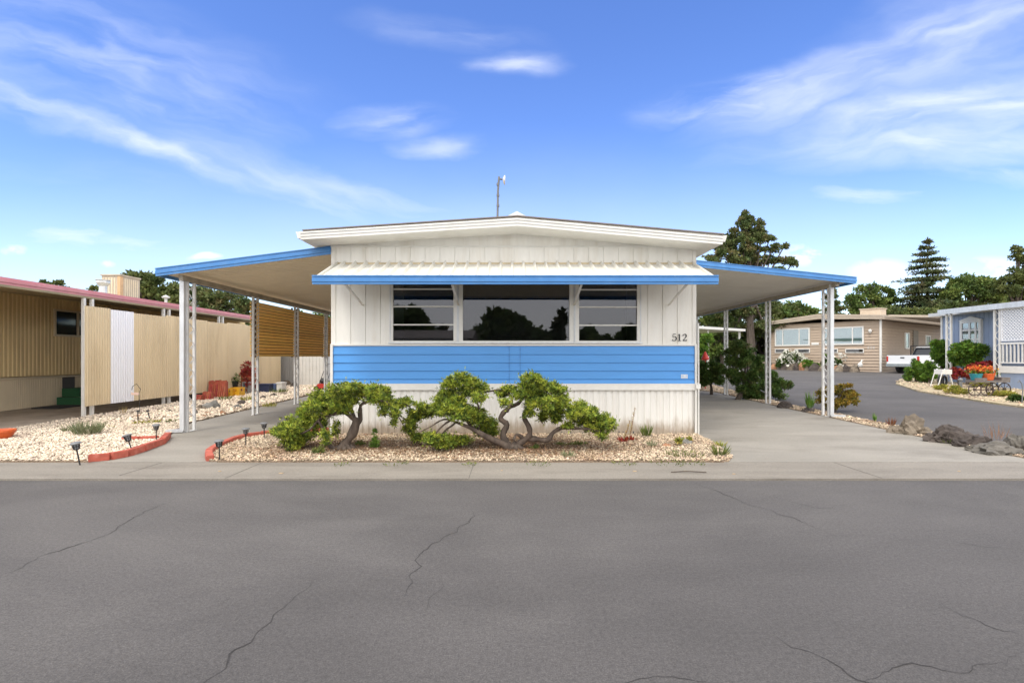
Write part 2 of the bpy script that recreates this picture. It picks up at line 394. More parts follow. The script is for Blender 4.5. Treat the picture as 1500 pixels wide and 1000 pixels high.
def inpoly(x, y, poly):
    r = np.zeros(len(x), bool); n = len(poly)
    for i in range(n):
        x0, y0 = poly[i]; x1, y1 = poly[(i + 1) % n]
        c = ((y0 > y) != (y1 > y)) & (x < (x1 - x0) * (y - y0) / ((y1 - y0) or 1e-9) + x0); r ^= c
    return r

# ---------------------------------------------------------------- ground, road, drives
sheet('ground', [(-1500, -800), (1500, -800), (1500, 2500), (-1500, 2500)], -.06, soil, drop=0)
road = sheet('road', [(-90, -40), (90, -40), (90, 5.97), (-90, 5.92)], 0, asph)
sheet('side_street', [(7.2, 5.98), (45, 5.98), (45, 60), (12, 60), (9, 26), (7.2, 17)], .004, asph)
XE = 7.0      # outer edge of the right drive
apron = [(x_, 5.945 + .0011 * x_ + .010 * mnoise.noise(Vector((x_ * 1.7, 0, 0))) + .007 * mnoise.noise(Vector((x_ * 9, 3, 0)))) for x_ in [-30, -20] + [-12 + .06 * k_ for k_ in range(342)]] + [(7.6, 6.85), (-30, 6.85)]
sheet('pavement', apron, .022, concd)
sheet('driveway', [(2.80, 6.854), (XE + .02, 6.854), (XE, 10), (XE - .02, 14), (XE + .1, 18), (6.4, 19.5), (3.2, 21), (3.2, 8.4), (3.1, 7.8), (3.0, 7.2)], .026, conc)
bedA = [(-4.0, 6.87), (-4.38, 7.65), (-4.5, 8.3), (-4.5, 8.8), (-4.25, 9.12), (-3.5, 9.4), (-3.2, 9.42), (-3.2, 9.14), (3.25, 9.14), (3.24, 8.4), (3.17, 7.82), (3.06, 7.2), (2.87, 6.87)]
pathL = [(-5.6, 6.856), (-3.9, 6.856), (-4.38, 7.6), (-4.55, 8.3), (-4.55, 8.8), (-4.3, 9.2), (-3.25, 9.5), (-3.25, 21), (-6.55, 21), (-6.55, 10.6), (-6.2, 9.6), (-5.9, 8.9), (-5.5, 8.0), (-5.48, 7.4)]
sheet('path', pathL, .026, conc)
sheet('concrete_slab', [(-14, 5.5 + 1.4), (-9.45, 6.9), (-9.45, 24), (-14, 24)], .03, concb)
bedB = [(-13.9, 6.87), (-5.6, 6.87), (-5.5, 7.4), (-5.53, 8.0), (-5.92, 8.85), (-6.22, 9.6), (-6.57, 10.6), (-6.6, 20), (-6.6, 22), (-9.4, 22), (-9.4, 9.4), (-13.9, 8.6)]
bedC = [(XE + .02, 6.87), (7.62, 6.87), (7.55, 9), (7.5, 14), (7.9, 18), (8.6, 24), (6.6, 24), (6.5, 19.5), (XE + .12, 18), (XE, 14)]
bedD = [at(1530, 604).xy[:], at(1500, 598).xy[:], at(1450, 591).xy[:], at(1400, 583).xy[:], at(1345, 574).xy[:], at(1312, 563).xy[:], at(1318, 556).xy[:], (22, 27.5), (30, 27), (30, 10)]
sheet('gravel_bed', bedA, .035, gsub); sheet('gravel_bed', bedB, .036, gsub); sheet('gravel_bed', bedC, .034, gsub)
sheet('planting_bed', bedD, .05, bedm)
sheet('lawn', [(8.3, 21), (9.2, 30), (14, 36), (17.5, 44), (5, 44), (5, 24)], .03, lawnm)
# expansion joints of the pavement, cracks of the road
jm = mat('joint_dirt', (.12, .11, .095), .95, .2, 20)
for x in (-3.3, -.5, 4.25):
    mb = MB(); mb.box(x, x + .006, 5.96, 6.85, .0225, .0247); mb.build('pavement_joint', jm, kind='structure')
mb = MB(); mb.box(-4.62, -4.612, 6.1, 6.85, .0225, .0247); mb.build('pavement_joint', jm, kind='structure')
def crack(pts, wd=.014, seed=0):
    wd *= .8
    random.seed(seed); q = [Vector((at(x, y).x, at(x, y).y, .0022)) for x, y in pts]; line = []
    for a, b in zip(q, q[1:]):
        n = max(2, int((b - a).length / .035)); d = (b - a); s = Vector((-d.y, d.x, 0)).normalized()
        for i in range(n): line.append(a + d * i / n + s * (mnoise.noise((a + d * i / n) * 7 + Vector((seed * 3.1, 0, 0))) * .05 + random.uniform(-.008, .008)))
    line.append(q[-1]); mb = MB(); L = len(line); vs = []
    for i, p in enumerate(line):
        d = (line[min(i + 1, L - 1)] - line[max(i - 1, 0)]).normalized(); s = Vector((-d.y, d.x, 0))
        ww = wd * (.25 + .75 * abs(mnoise.noise(p * 3 + Vector((0, 0, seed)))) * 2) * min(1, 4 * min(i + .3, L - 1 - i + .3) / L)
        vs += [p + s * ww / 2, p - s * ww / 2]
    mb.add(vs, [(2 * i, 2 * i + 1, 2 * i + 3, 2 * i + 2) for i in range(L - 1)])
    o = mb.build('crack', crackm, road); o['kind'] = 'structure'
crack([(0, 846), (60, 815), (150, 785), (210, 750), (262, 728)], .012, 1)
crack([(470, 842), (425, 880), (400, 900), (368, 940), (335, 965), (300, 1000), (270, 1060)], .010, 2)
crack([(695, 744), (688, 765), (650, 788), (618, 806), (604, 850), (585, 880)], .013, 3)
crack([(648, 850), (640, 870), (612, 895)], .007, 4)
crack([(1010, 704), (1090, 735), (1160, 758), (1232, 788)], .012, 5)
crack([(1100, 720), (1200, 745), (1260, 735)], .007, 6)
crack([(1130, 930), (1200, 960), (1260, 990), (1330, 1020)], .010, 7)
crack([(1240, 1000), (1340, 975), (1420, 985), (1500, 960)], .008, 8)
crack([(1370, 880), (1420, 905), (1470, 925), (1500, 930)], .007, 9)
crack([(1380, 790), (1440, 800), (1500, 806)], .006, 10)
crack([(880, 1005), (960, 990), (1060, 1000)], .008, 11)
crack([(1330, 735), (1395, 742), (1430, 752)], .005, 12)

# pebbles
OCT = np.array([(1, 0, 0), (0, 1, 0), (-1, 0, 0), (0, -1, 0), (0, 0, 1), (0, 0, -1)], float)
OF = [(0, 1, 4), (1, 2, 4), (2, 3, 4), (3, 0, 4), (1, 0, 5), (2, 1, 5), (3, 2, 5), (0, 3, 5)]
rng = np.random.default_rng(3)
def pebbles(name, poly, n, r0, r1, off, m, label, ylim=None, dens=None):
    xs = [p[0] for p in poly]; ys = [p[1] for p in poly]
    y0, y1 = (min(ys), max(ys)) if not ylim else ylim
    x = rng.uniform(min(xs), max(xs), n * 3); y = rng.uniform(y0, y1, n * 3)
    k = inpoly(x, y, poly)
    if dens is not None: k &= rng.random(n * 3) < dens(x, y)
    x = x[k][:n]; y = y[k][:n]; K = len(x)
    z = np.where(y > KY, KS * (y - KY), 0) + off + rng.uniform(0, .012, K)
    sc = rng.uniform(r0, r1, (K, 1, 1)) * rng.uniform(.6, 1.3, (K, 1, 3)) * np.array([1.1, 1, .7])
    v = OCT[None] * sc * rng.uniform(.7, 1.25, (K, 6, 1))
    a = rng.uniform(0, 6.28, K); ca, sa = np.cos(a)[:, None], np.sin(a)[:, None]
    tl = rng.normal(0, .35, (K, 1))
    X = v[..., 0] * ca - v[..., 1] * sa; Y = v[..., 0] * sa + v[..., 1] * ca; Z = v[..., 2] + X * tl
    V_ = np.stack([X + x[:, None], Y + y[:, None], Z + z[:, None]], -1)
    np_mesh(name, V_, 6, m, faces=OF, label=label, cat='gravel', kind='stuff')
pebbles('gravel', bedA, 34000, .010, .024, .040, pebm, 'tan and brown gravel in the bed before the white house')
pebbles('gravel', bedB, 27000, .012, .028, .042, pebl, 'pale gravel in the open bed beside the tan screen', (6.87, 10.6))
pebbles('gravel', bedB, 9000, .022, .05, .044, pebl, 'pale gravel behind the carport post beside the path', (10.6, 22))
pebbles('gravel', bedC, 10000, .012, .028, .038, pebm, 'narrow tan gravel strip between the drive and the street')
pebbles('gravel', bedD, 2600, .03, .06, .05, pebm, 'coarse gravel among the plants by the blue house', (12, 25))

def litter(cx_, cy_, sx_, sy_, n, label):
    x = rng.normal(cx_, sx_, n); y = rng.normal(cy_, sy_, n); k = inpoly(x, y, bedA); x = x[k]; y = y[k]
    p = np.stack([x, y, np.where(y > KY, KS * (y - KY), 0) + .058 + rng.uniform(0, .008, len(x))], 1); d = rng.normal(size=(len(x), 3)) * np.array([1, 1, .15]); d /= np.linalg.norm(d, axis=1, keepdims=True)
    s_ = np.stack([-d[:, 1], d[:, 0], d[:, 2] * 0], 1); L = rng.uniform(.018, .055, (len(x), 1))
    V_ = np.stack([p, p + d * L * .5 + s_ * L * .2, p + d * L, p + d * L * .5 - s_ * L * .2], 1)
    np_mesh('fallen_litter', V_, 4, mat('litter', (.22, .115, .055), .95, .3, 3, (1, 1, 1), (.38, .26, .14), .5, 4, island=.5), label=label, cat='leaf litter', kind='stuff')
litter(-.1, 8.0, 1.2, .5, 17000, 'brown fallen needles on the gravel under the wide juniper')
litter(-2.5, 8.0, .7, .45, 6000, 'brown fallen needles on the gravel under the smaller juniper')

# ---------------------------------------------------------------- the white and blue mobile home
D = 9.15
XL, XR = XX(485, D), XX(1020, D)
YB = 23.0
home = thing('mobile_home', (0.03, D, 0), 'white mobile home with a blue siding band, low gable roof and number 512', 'mobile home')
def soffz(x):
    xl, xp, xr = -3.49, .09, 3.47; zl, zp, zr = 3.353, 3.579, 3.274
    return zl + (zp - zl) * (x - xl) / (xp - xl) if x < xp else zp + (zr - zp) * (x - xp) / (xr - xp)
def topz(x):
    xl, xp, xr = -3.49, .09, 3.50; zl, zp, zr = 3.488, 3.726, 3.426
    return zl + (zp - zl) * (x - xl) / (xp - xl) if x < xp else zp + (zr - zp) * (x - xp) / (xr - xp)
def ribbed(mb, x0, x1, z0, z1, y, period, depth, gap, phase=0, zt=None):
    """vertical groove-and-board panelling facing -Y, with real grooves"""
    x = x0 - phase; poly = [(x0, y + .04, z0)]
    edges = []
    while x < x1:
        a, b = max(x, x0), min(x + period - gap, x1)
        if b > a: edges += [(a, y), (b, y)]
        c, d = max(x + period - gap, x0), min(x + period, x1)
        if d > c: edges += [(c, y + depth), (d, y + depth)]
        x += period
    q = []
    for e in edges:
        if not q or (abs(q[-1][0] - e[0]) > 1e-6 or abs(q[-1][1] - e[1]) > 1e-6): q.append(e)
    mb.ext([(a, b, z0) for a, b in q] + [(x1, y + .04, z0), (x0, y + .04, z0)], (0, 0, z1 - z0))
# walls: left and right of the windows, above, below
zsk, zb0, zb1, ztr = ZZ(571, D), ZZ(561.5, D), ZZ(506.5, D), ZZ(361, D)
wl0, wl1 = XX(572, D), XX(938, D)
zw0, zw1 = ZZ(501.5, D), 2.80
mb = MB()
ribbed(mb, XL, wl0, zb1 + .03, zw1, D, .262, .012, .012, .17)
ribbed(mb, wl1, XR, zb1 + .03, zw1, D, .262, .012, .012, .13)
mb.box(wl0, wl1, D, D + .04, zb1 + .03, zw0)
mb.build('wall', cream, home)
mb = MB(); ribbed(mb, XL, XR, zw1 + .001, ztr - .012, D + .001, .262, .010, .010, .17); mb.build('upper_wall', cream, home)
mb = MB()
mb.ext([(XL, D + .006, ztr + .012), (XR, D + .006, ztr + .012), (XR, D + .006, soffz(XR) + .02), (.09, D + .006, soffz(.09) + .01), (XL, D + .006, soffz(XL) + .02)], (0, .03, 0))
for x in (-.21, .36, -1.8, 2.1): mb.box(x - .004, x + .004, D + .002, D + .008, ztr + .014, soffz(x) - .005)
mb.build('gable', cream, home)
mb = MB(); mb.box(XL - .005, XR + .005, D - .012, D + .03, ztr - .012, ztr + .012); mb.build('gable_trim', trimw, home)
for s, x in ((0, XL), (1, XR)):
    mb = MB(); mb.box(x, x + .04, D + .041, YB, .12, 3.28) if s == 0 else mb.box(x - .04, x, D + .041, YB, .12, 3.28)
    mb.build('side_wall', cream, home)
mb = MB(); mb.box(XL + .04, XR - .04, YB - .04, YB, .2, 3.28); mb.build('back_wall', cream, home)
# blue band of lap boards
mb = MB(); bx0, bx1 = XX(488.5, D), XX(1017, D)
zs = [zb1, ZZ(519, D), ZZ(531, D), ZZ(543, D), ZZ(555, D), zb0]
for a, b in zip(zs, zs[1:]):
    mb.ext([(bx0, D - .004, a), (bx0, D - .022, b + .006), (bx0, D - .022, b), (bx0, D - .002, b), (bx0, D + .03, b), (bx0, D + .03, a)], (bx1 - bx0, 0, 0))
band = mb.build('siding', blueb, home)
for px in (746, 762):
    mb = MB(); mb.box(XX(px, D) - .004, XX(px, D) + .004, D - .0245, D - .0, zb0, zb1); mb.build('seam', bluef, band)
mb = MB(); mb.box(XL, XR, D - .034, D + .04, zsk, zb0 - .001); mb.box(XL, XR, D - .028, D + .04, zb1 + .001, zb1 + .029); mb.build('trim', trimw, home)
for a, b in ((XL - .004, bx0 - .001), (bx1 + .001, XR + .004)):
    mb = MB(); mb.box(a, b, D - .037, D + .04, .05, zb1 + .034); mb.build('corner_trim', trimw, home)
# skirting with fine ribs
mb = MB(); x = bx0; q = []
while x < bx1 - .05:
    q += [(x, D), (x + .055, D), (x + .07, D + .014), (x + .10, D + .014), (x + .112, D)]; x += .112
q = [(min(a, bx1), b) for a, b in q] + [(bx1, D), (bx1, D + .035), (bx0, D + .035)]
mb.ext([(a, b, .02) for a, b in q], (0, 0, zsk - .022)); sk = mb.build('skirting', skirtm, home)
for i, px in enumerate((797, 812, 822, 835, 843, 848, 853, 906, 912, 927, 934)):
    mb = MB(); mb.box(XX(px, D), XX(px, D) + .02, D - .004, D, .06 + .02 * (i % 3), .085 + .02 * (i % 2)); mb.build('rot_hole', dark, sk)
# roof
RF = 8.59
def roof_sec(y, dz_top=0, inset=0):
    return [(-3.49, y, soffz(-3.49) + .0), (.09, y, soffz(.09)), (3.47, y, soffz(3.47)), (3.50, y, topz(3.5)), (.09, y, topz(.09)), (-3.52, y, topz(-3.52))]
mb = MB(); mb.ext(roof_sec(RF), (0, YB + .4 - RF, 0)); roof = mb.build('roof', white, home)
mb = MB()       # stepped metal fascia along the gable edge
for (z0, z1, pr) in ((.0, .045, .008), (.047, .095, .018), (.097, .125, .03)):
    for (xa, xb) in ((-3.50, .09), (.09, 3.485)):
        y = RF - pr
        mb.ext([(xa, y, soffz(xa) + z0), (xb, y, soffz(xb) + z0), (xb, y, soffz(xb) + z1), (xa, y, soffz(xa) + z1)], (0, pr - .0005, 0))
mb.build('fascia', trimw, roof)
mb = MB()
for (xa, xb) in ((-3.46, .09), (.09, 3.50)):
    mb.ext([(xa, RF - .035, topz(xa) + .003), (xb, RF - .035, topz(xb) + .003), (xb, RF - .035, topz(xb) + .022), (xa, RF - .035, topz(xa) + .022)], (0, YB + .4 - RF, 0))
mb.build('roofing', roofm, roof)
for sgn, xe in ((-1, -3.49), (1, 3.47)):
    zt = topz(xe)
    mb = MB(); x0 = xe; x1 = xe + sgn * .11
    mb.ext([(x0, RF + .05, zt - .10), (x1 - sgn * .03, RF + .05, zt - .10), (x1, RF + .05, zt - .0), (x1 + sgn * .0, RF + .05, zt + .008), (x0, RF + .05, zt + .0)], (0, YB - RF, 0))
    mb.build('gutter', trimw, roof)
mb = MB(); mb.lathe([(.10, 3.3), (.12, 3.80), (.19, 3.80), (.19, 3.83), (.02, 3.93)], (XX(757, 10.2), 10.2, .335), 14); mb.build('roof_vent', galv, roof)
# antenna
ap = 10.6; ax = XX(728, ap)
mb = MB(); mb.tube([(ax, ap, 3.6), (ax + .02, ap, ZZ(280, ap)), (XX(731, ap), ap, ZZ(259, ap))], .022, 8)
mb.tube([(XX(731, ap), ap, ZZ(262, ap)), (XX(736, ap), ap, ZZ(263, ap))], .018, 6); an = mb.build('antenna', greym, home)
for z in (ZZ(272, ap), ZZ(288, ap), ZZ(303, ap)):
    mb = MB(); mb.lathe([(.03, 0), (.03, .05)], (ax + .02, ap, z), 8); mb.build('clamp', greym, an)
mb = MB()
c0 = Vector((XX(736.5, ap), ap, ZZ(264, ap)))
vs = []; n = 16
for r, dx in ((.0, .0), (.05, .005), (.09, .03), (.095, .05)):
    vs += [(c0.x + dx, c0.y + r * math.cos(k * 2 * math.pi / n), c0.z + r * math.sin(k * 2 * math.pi / n)) for k in range(n)]
mb.add(vs, [(i * n + k, i * n + (k + 1) % n, (i + 1) * n + (k + 1) % n, (i + 1) * n + k) for i in range(3) for k in range(n)] + [tuple(range(3 * n, 4 * n))])
mb.build('dish', trimw, an, smooth=False)
# windows
mb = MB(); mb.box(wl0 + .05, wl1 - .05, D + .9, D + .93, 1.6, 2.85); mb.box(wl0 + .05, wl1 - .05, D + .1, D + .93, 1.55, 1.6); mb.box(wl0 + .05, wl1 - .05, D + .1, D + .93, 2.82, 2.85)
mb.build('interior', dark, home)
def window(x0, x1, g0, g1, bars, name='window'):
    zt = zw1
    mb = MB()
    mb.box(x0, g0, D - .022, D + .05, zw0, zt); mb.box(g1, x1, D - .022, D + .05, zw0, zt)
    mb.box(g0, g1, D - .022, D + .05, zw0, zw0 + .03); mb.box(g0, g1, D - .022, D + .05, zt - .03, zt)
    wdw = mb.build(name, trimw, home)
    mb = MB(); mb.box(g0, g1, D + .02, D + .026, zw0 + .03, zt - .03); mb.build('pane', glass, wdw)
    for z in bars:
        mb = MB(); mb.box(g0, g1, D - .006, D + .019, z - .011, z + .011); mb.build('louvre_bar', trimw, wdw)
    for xx in ((x0, x1) if bars else ()):
        mb = MB()
        mb.box(xx - .009, xx + .009, D - .026, D - .0221, zw0 + .02, zw0 + 1.05)
        for k in range(22): mb.box(xx - .006, xx + .006, D - .031, D - .0255, zw0 + .03 + k * .045, zw0 + .05 + k * .045)
        mb.build('crank_rail', galv, wdw)
    return wdw
bz = [ZZ(423.5, D), ZZ(449, D), ZZ(475.5, D)]
window(wl0, XX(670, D), XX(576, D), XX(664.5, D), bz)
window(XX(842, D), wl1, XX(848, D), XX(933, D), [z - .01 for z in bz])
cw = window(XX(672.5, D), XX(840, D), XX(678, D), XX(834, D), [])
mb = MB(); mb.box(XX(678, D), XX(834, D), D + .06, D + .09, ZZ(436, D), zw1 - .03); mb.box(XX(678, D), XX(834, D), D + .05, D + .059, ZZ(433.5, D), ZZ(431, D)); mb.build('valance', valm, cw)
for a_, b_ in ((670, 672.5), (840, 842)):
    mb = MB(); mb.box(XX(a_, D) + .002, XX(b_, D) - .002, D - .01, D + .03, zw0, zw1); mb.build('mullion', galv, home)
mb = MB(); mb.box(wl0 - .03, wl1 + .03, D - .04, D - .0225, zw0 - .02, zw0 + .004); mb.build('window_sill', galv, home)
# window awning
AF = 8.08; za, zf = ZZ(386.5, D), ZZ(405, AF)
ax0, ax1 = XX(494, D), XX(1014.5, D)
mb = MB(); q = []; x = ax0 + .02; per = .197
while x + per < ax1:
    q += [(x, 0), (x + .075, 0), (x + .105, .055), (x + .115, .055), (x + .145, 0)]; x += per
q += [(ax1 - .02, 0), (ax1 - .02, -.012), (ax0 + .02, -.012)]
mb.ext([(a, D - .006, za + b) for a, b in q], (0, AF + .01 - D, zf - .05 - za)); awn = mb.build('awning', awnw, home)
mb = MB(); mb.box(ax0, ax1, D - .03, D - .001, za - .015, za + .018); mb.build('flashing', mat('flashing', (.55, .45, .28), .6, .15, 12), awn)
mb = MB()
for (a, b, pr) in ((0, .038, .0), (.040, .078, .014), (.080, .118, .006), (.12, .138, .018)):
    mb.box(ax0 - .02, ax1 + .02, AF - pr - .03, AF + .02, ZZ(416.5, AF) + a, ZZ(416.5, AF) + b)
mb.build('awning_fascia', bluef, awn)
for xx, s in ((ax0, 1), (ax1, -1)):
    mb = MB(); mb.ext([(xx, D - .004, za - .03), (xx, AF + .021, zf - .08), (xx, AF + .021, zf + .005), (xx, D - .004, za + .045)], (s * .018, 0, 0)); mb.build('side_rail', awnw, awn)
for px in (532, 671.6, 841, 979):
    x = XX(px, D); mb = MB(); mb.bar((x, D - .01, ZZ(447, D)), (x, AF + .1, zf - .11), .035, .016); mb.build('bracket', cream, awn)
# number 512 and a small decal
def ribbon(mb, pts, y, th=.006):
    L = len(pts); vs = []
    for i, (x, z, ww) in enumerate(pts):
        a = pts[max(i - 1, 0)]; b = pts[min(i + 1, L - 1)]; d = Vector((b[0] - a[0], b[1] - a[1])).normalized()
        nx, nz = -d.y * ww / 2, d.x * ww / 2
        vs += [(x + nx, y, z + nz), (x - nx, y, z - nz), (x + nx, y + th, z + nz), (x - nx, y + th, z - nz)]
    fs = []
    for i in range(L - 1):
        a, b = 4 * i, 4 * i + 4; fs += [(a, a + 1, b + 1, b), (a + 2, b + 2, b + 3, a + 3), (a, b, b + 2, a + 2), (a + 1, a + 3, b + 3, b + 1)]
    fs += [(0, 2, 3, 1), (4 * L - 4, 4 * L - 3, 4 * L - 1, 4 * L - 2)]
    mb.add(vs, fs)
nx0, nz0, nh = XX(984, D), ZZ(499.3, D), .125
dig = {
    '5': [[(.56, .98, .07), (.2, .96, .10), (.16, .92, .05), (.13, .56, .05)], [(.13, .56, .05), (.3, .64, .07), (.5, .60, .12), (.62, .42, .17), (.60, .2, .15), (.42, .03, .07), (.22, .02, .07), (.08, .12, .09), (.1, .22, .12)]],
    '1': [[(.34, .02, .17), (.34, .98, .17)], [(.34, .96, .06), (.24, .86, .07), (.12, .82, .05)], [(.1, .02, .05), (.58, .02, .05)]],
    '2': [[(.12, .72, .14), (.14, .84, .1), (.3, .97, .07), (.5, .93, .13), (.6, .75, .17), (.54, .55, .14), (.34, .32, .07), (.12, .12, .07)], [(.1, .07, .11), (.35, .09, .13), (.62, .05, .12), (.66, .24, .04)]]}
mb = MB()
for i, ch in enumerate('512'):
    for k, st in enumerate(dig[ch]): ribbon(mb, [(nx0 + (i * .72 + a) * nh, nz0 + b * nh, c * nh) for a, b, c in st], D - .012 - .002 * k)
mb.build('house_number', black, home)
mb = MB(); xd, zd = XX(997, D), ZZ(555, D) + .012
mb.box(xd, xd + .115, D - .0265, D - .0205, zd, zd + .07); dec = mb.build('decal', trimw, home)
mb = MB()
for k, (a, b, c, d2) in enumerate(((.01, .03, .03, .06), (.04, .05, .03, .06), (.065, .075, .035, .055), (.085, .105, .03, .06), (.01, .105, .008, .014), (.01, .09, .018, .022))): mb.box(xd + a, xd + b, D - .0282, D - .0266, zd + c, zd + d2)
mb.build('decal_print', mat('decal_blue', (.35, .5, .75)), dec)
mb = MB(); mb.tube([(XR + .02, D - .06, .02), (XR + .02, D - .06, .9), (XR + .02, D - .045, 2.0)], .012, 6); mb.build('cable', trimw, home)
mb = MB(); mb.box(XR - .03, XR + .05, D - .075, D - .04, ZZ(569, D), ZZ(562, D)); mb.build('junction_box', trimw, home)
# steps and rail at the side door of the left carport
# ---------------------------------------------------------------- carports
def carport(name, label, side, y0, y1, xo, xi, zo, zi, posts, px_, ztop, sof):
    root = thing(name, (px_, posts[0], g(posts[0]) + .03), label, 'carport')
    th = .05; mb = MB(); q = []; y = y0 + .02
    while y < y1:
        q += [(y, 0), (y + .12, 0), (y + .128, .022), (y + .145, .022), (y + .152, 0)]; y += .152
    q += [(y1 + .1, 0), (y1 + .1, th), (y0 + .02, th)]
    dz = (zi - zo) / (xi - xo)
    mb.ext([(xo, a, zo + b - .07) for a, b in q], (xi - xo, 0, zi - zo)); mb.build('roof_panel', sof, root)
    mb = MB()
    for (a, b, pr) in ((-.13, -.088, .0), (-.086, -.044, .012), (-.042, -.004, .004), (-.002, .012, .016)):
        mb.ext([(xo, y0 - pr, zo + a), (xi, y0 - pr, zi + a), (xi, y0 - pr, zi + b), (xo, y0 - pr, zo + b)], (0, .019 + pr, 0))
    mb.build('fascia', bluef, root)
    s = -1 if side == 'l' else 1
    mb = MB()
    for (a, b, pr) in ((-.13, -.088, .0), (-.086, -.044, .012), (-.042, -.004, .004), (-.002, .012, .016)):
        mb.box(min(xo, xo + s * (.02 + pr)), max(xo, xo + s * (.02 + pr)), y0, y1, zo + a, zo + b)
    mb.build('gutter', bluef, root)
    mb = MB(); mb.box(px_ - .035, px_ + .035, y0 + .1, y1, ztop, ztop + .09)
    mb.build('beam', mat('beam_tan', (.30, .26, .20), .6, .2, 5), root)
    for y in posts:
        zb = g(y) + .028
        mb = MB()
        for dy in (-.105, .105):
            mb.box(px_ - .022, px_ + .022, y + dy - .022, y + dy + .022, zb, ztop - .001)
        n = 18
        for k in range(n):           # scroll ironwork between the two uprights
            zz0 = zb + .25 + k * (ztop - zb - .3) / n; hh = (ztop - zb - .3) / n
            pts = [(px_, y - .09 * math.cos(t) * (1 if k % 2 else -1) * .9, zz0 + hh * t / math.pi) for t in [math.pi * j / 6 for j in range(7)]]
            mb.tube(pts, .0075, 5)
            sgn = 1 if k % 2 else -1
            mb.tube([(px_, y + sgn * (.03 + .022 * math.cos(t)), zz0 + hh * .5 + .03 * math.sin(t)) for t in [j * math.pi / 4 for j in range(7)]], .006, 5)
        mb.box(px_ - .03, px_ + .03, y - .14, y + .14, zb, zb + .012)
        mb.build('post', postw, root)
    return root
cl = carport('carport', 'blue edged white carport over the path, with yellow slat screens on its far posts', 'l', D - .01, 21.5, -6.26, XL - .004, 2.965, 3.352, [9.53, 11.93, 14.2, 16.45, 18.7], -5.9, 2.78, soffit)
cr = carport('carport', 'blue edged white carport over the wide drive beside the house number', 'r', 11.1, 22.5, 7.35, 3.62, 3.11, 3.50, [11.62, 14.25, 17.05, 19.8], 7.03, 2.935, soffitw)
# slat screens
SX = -5.9
for y0, y1 in ((11.98, 14.02), (14.29, 16.27), (16.54, 18.55)):
    z0, z1 = 1.42 + (y0 - 12) * .0, 2.68; mb = MB(); n = 17
    for k in range(n):
        z = z0 + (z1 - z0) * k / n
        h_ = (z1 - z0) / n; mb.ext([(SX + .018, y0, z + h_ * .74), (SX + .030, y0, z + h_ * .74), (SX + .004, y0, z), (SX - .008, y0, z)], (0, y1 - y0, 0))
    sc = mb.build('slat_screen', slatm, cl)
    mb = MB()
    for y in (y0 + .02, y1 - .02): mb.box(SX - .05, SX - .022, y - .03, y + .03, z0 - .02, z1 + .05)
    mb.box(SX - .05, SX - .022, y0 + .051, y1 - .051, (z0 + z1) / 2 - .02, (z0 + z1) / 2 + .02)
    mb.build('screen_frame', darkw, sc)
    mb = MB()
    for k in range(n):
        z = z0 + (z1 - z0) * k / n; mb.box(SX - .021, SX - .018, y0 + .005, y1 - .005, z + (z1 - z0) / n * .70, z + (z1 - z0) / n * 1.02)
    mb.build('gap_shade_boards', mat('gap_shade_brown', (.20, .11, .04), .8, .15, 6), sc)  # added boards: the shade in the slat gaps put into their dark brown
    mb = MB(); yb = y0 - .12
    for k in range(n):
        z = z0 + (z1 - z0) * k / n; mb.box(SX - .04, SX - .028, y0 - .22, y0 - .04, z, z + (z1 - z0) / n * .6)
    mb.build('slat_end', slatm, sc)
# downspouts
def downspout(x, y, zt, s, root):
    zb = g(y) + .03; mb = MB(); mb.box(x - .038, x + .038, y - .03, y + .03, zb + .05, zt)
    mb.ext([(x - .038, y - .03, zb + .052), (x - .038, y + .03, zb + .052), (x + .038, y + .03, zb + .052), (x + .038, y - .03, zb + .052)], (s * .03, 0, -.04))
    mb.bar((x, y, zb + .045), (x + s * .26, y - .06, zb + .03), .06, .055); mb.build('downspout', galv, root)
downspout(-5.93, 9.34, 2.86, -1, cl); downspout(7.02, 11.40, 3.0, 1, cr)

# ---------------------------------------------------------------- path lights
pl0 = thing('path_light', (0, 0, 0), 'x', 'path light', 'black solar path lights in the gravel')
mb = MB(); mb.tube([(0, 0, -.05), (0, 0, .20)], .009, 8); mb.build('stake', black, pl0)
mb = MB()
for k in range(8):
    a = k * math.pi / 4; mb.bar((.030 * math.cos(a), .030 * math.sin(a), .20), (.044 * math.cos(a), .044 * math.sin(a), .275), .006)
mb.lathe([(.012, .19), (.033, .2), (.033, .206)], n=10); mb.lathe([(.044, .237), (.044, .242)], n=10); mb.build('cage', black, pl0)
mb = MB(); mb.lathe([(.02, .207), (.03, .27)], n=10); mb.build('lens', lensm, pl0)
mb = MB(); mb.lathe([(.064, .272), (.066, .28), (.05, .295), (.01, .303)], n=12); mb.build('cap', greym, pl0)
pls = [((117, 680), 0.1, -.12, 1.0, 'leaning path light at the front edge of the pale gravel, left of the bricks'),
       ((195, 665), 0, -.32, 1.0, 'strongly tilted path light behind the long curved row of bricks'),
       ((229, 646), 0, -.06, .95, 'upright path light in the inner corner of the brick edging'),
       ((322, 675), 0, .05, .95, 'path light nearest the road at the brick curve of the house bed'),
       ((360, 653), 0, .0, .95, 'middle of the three path lights along the house bed'),
       ((387, 643), 0, .02, .95, 'path light nearest the left juniper at the end of the brick curve')]
for i, ((px, py), rx, ry, s, lab) in enumerate(pls):
    o = pl0 if i == 0 else copy_tree(pl0); o.location = at(px, py, .03); o.rotation_euler = (rx, ry, i); o.scale = (s,) * 3
    o['label'] = lab
    if i in (0, 1): o.rotation_euler = (rx, ry, 0)
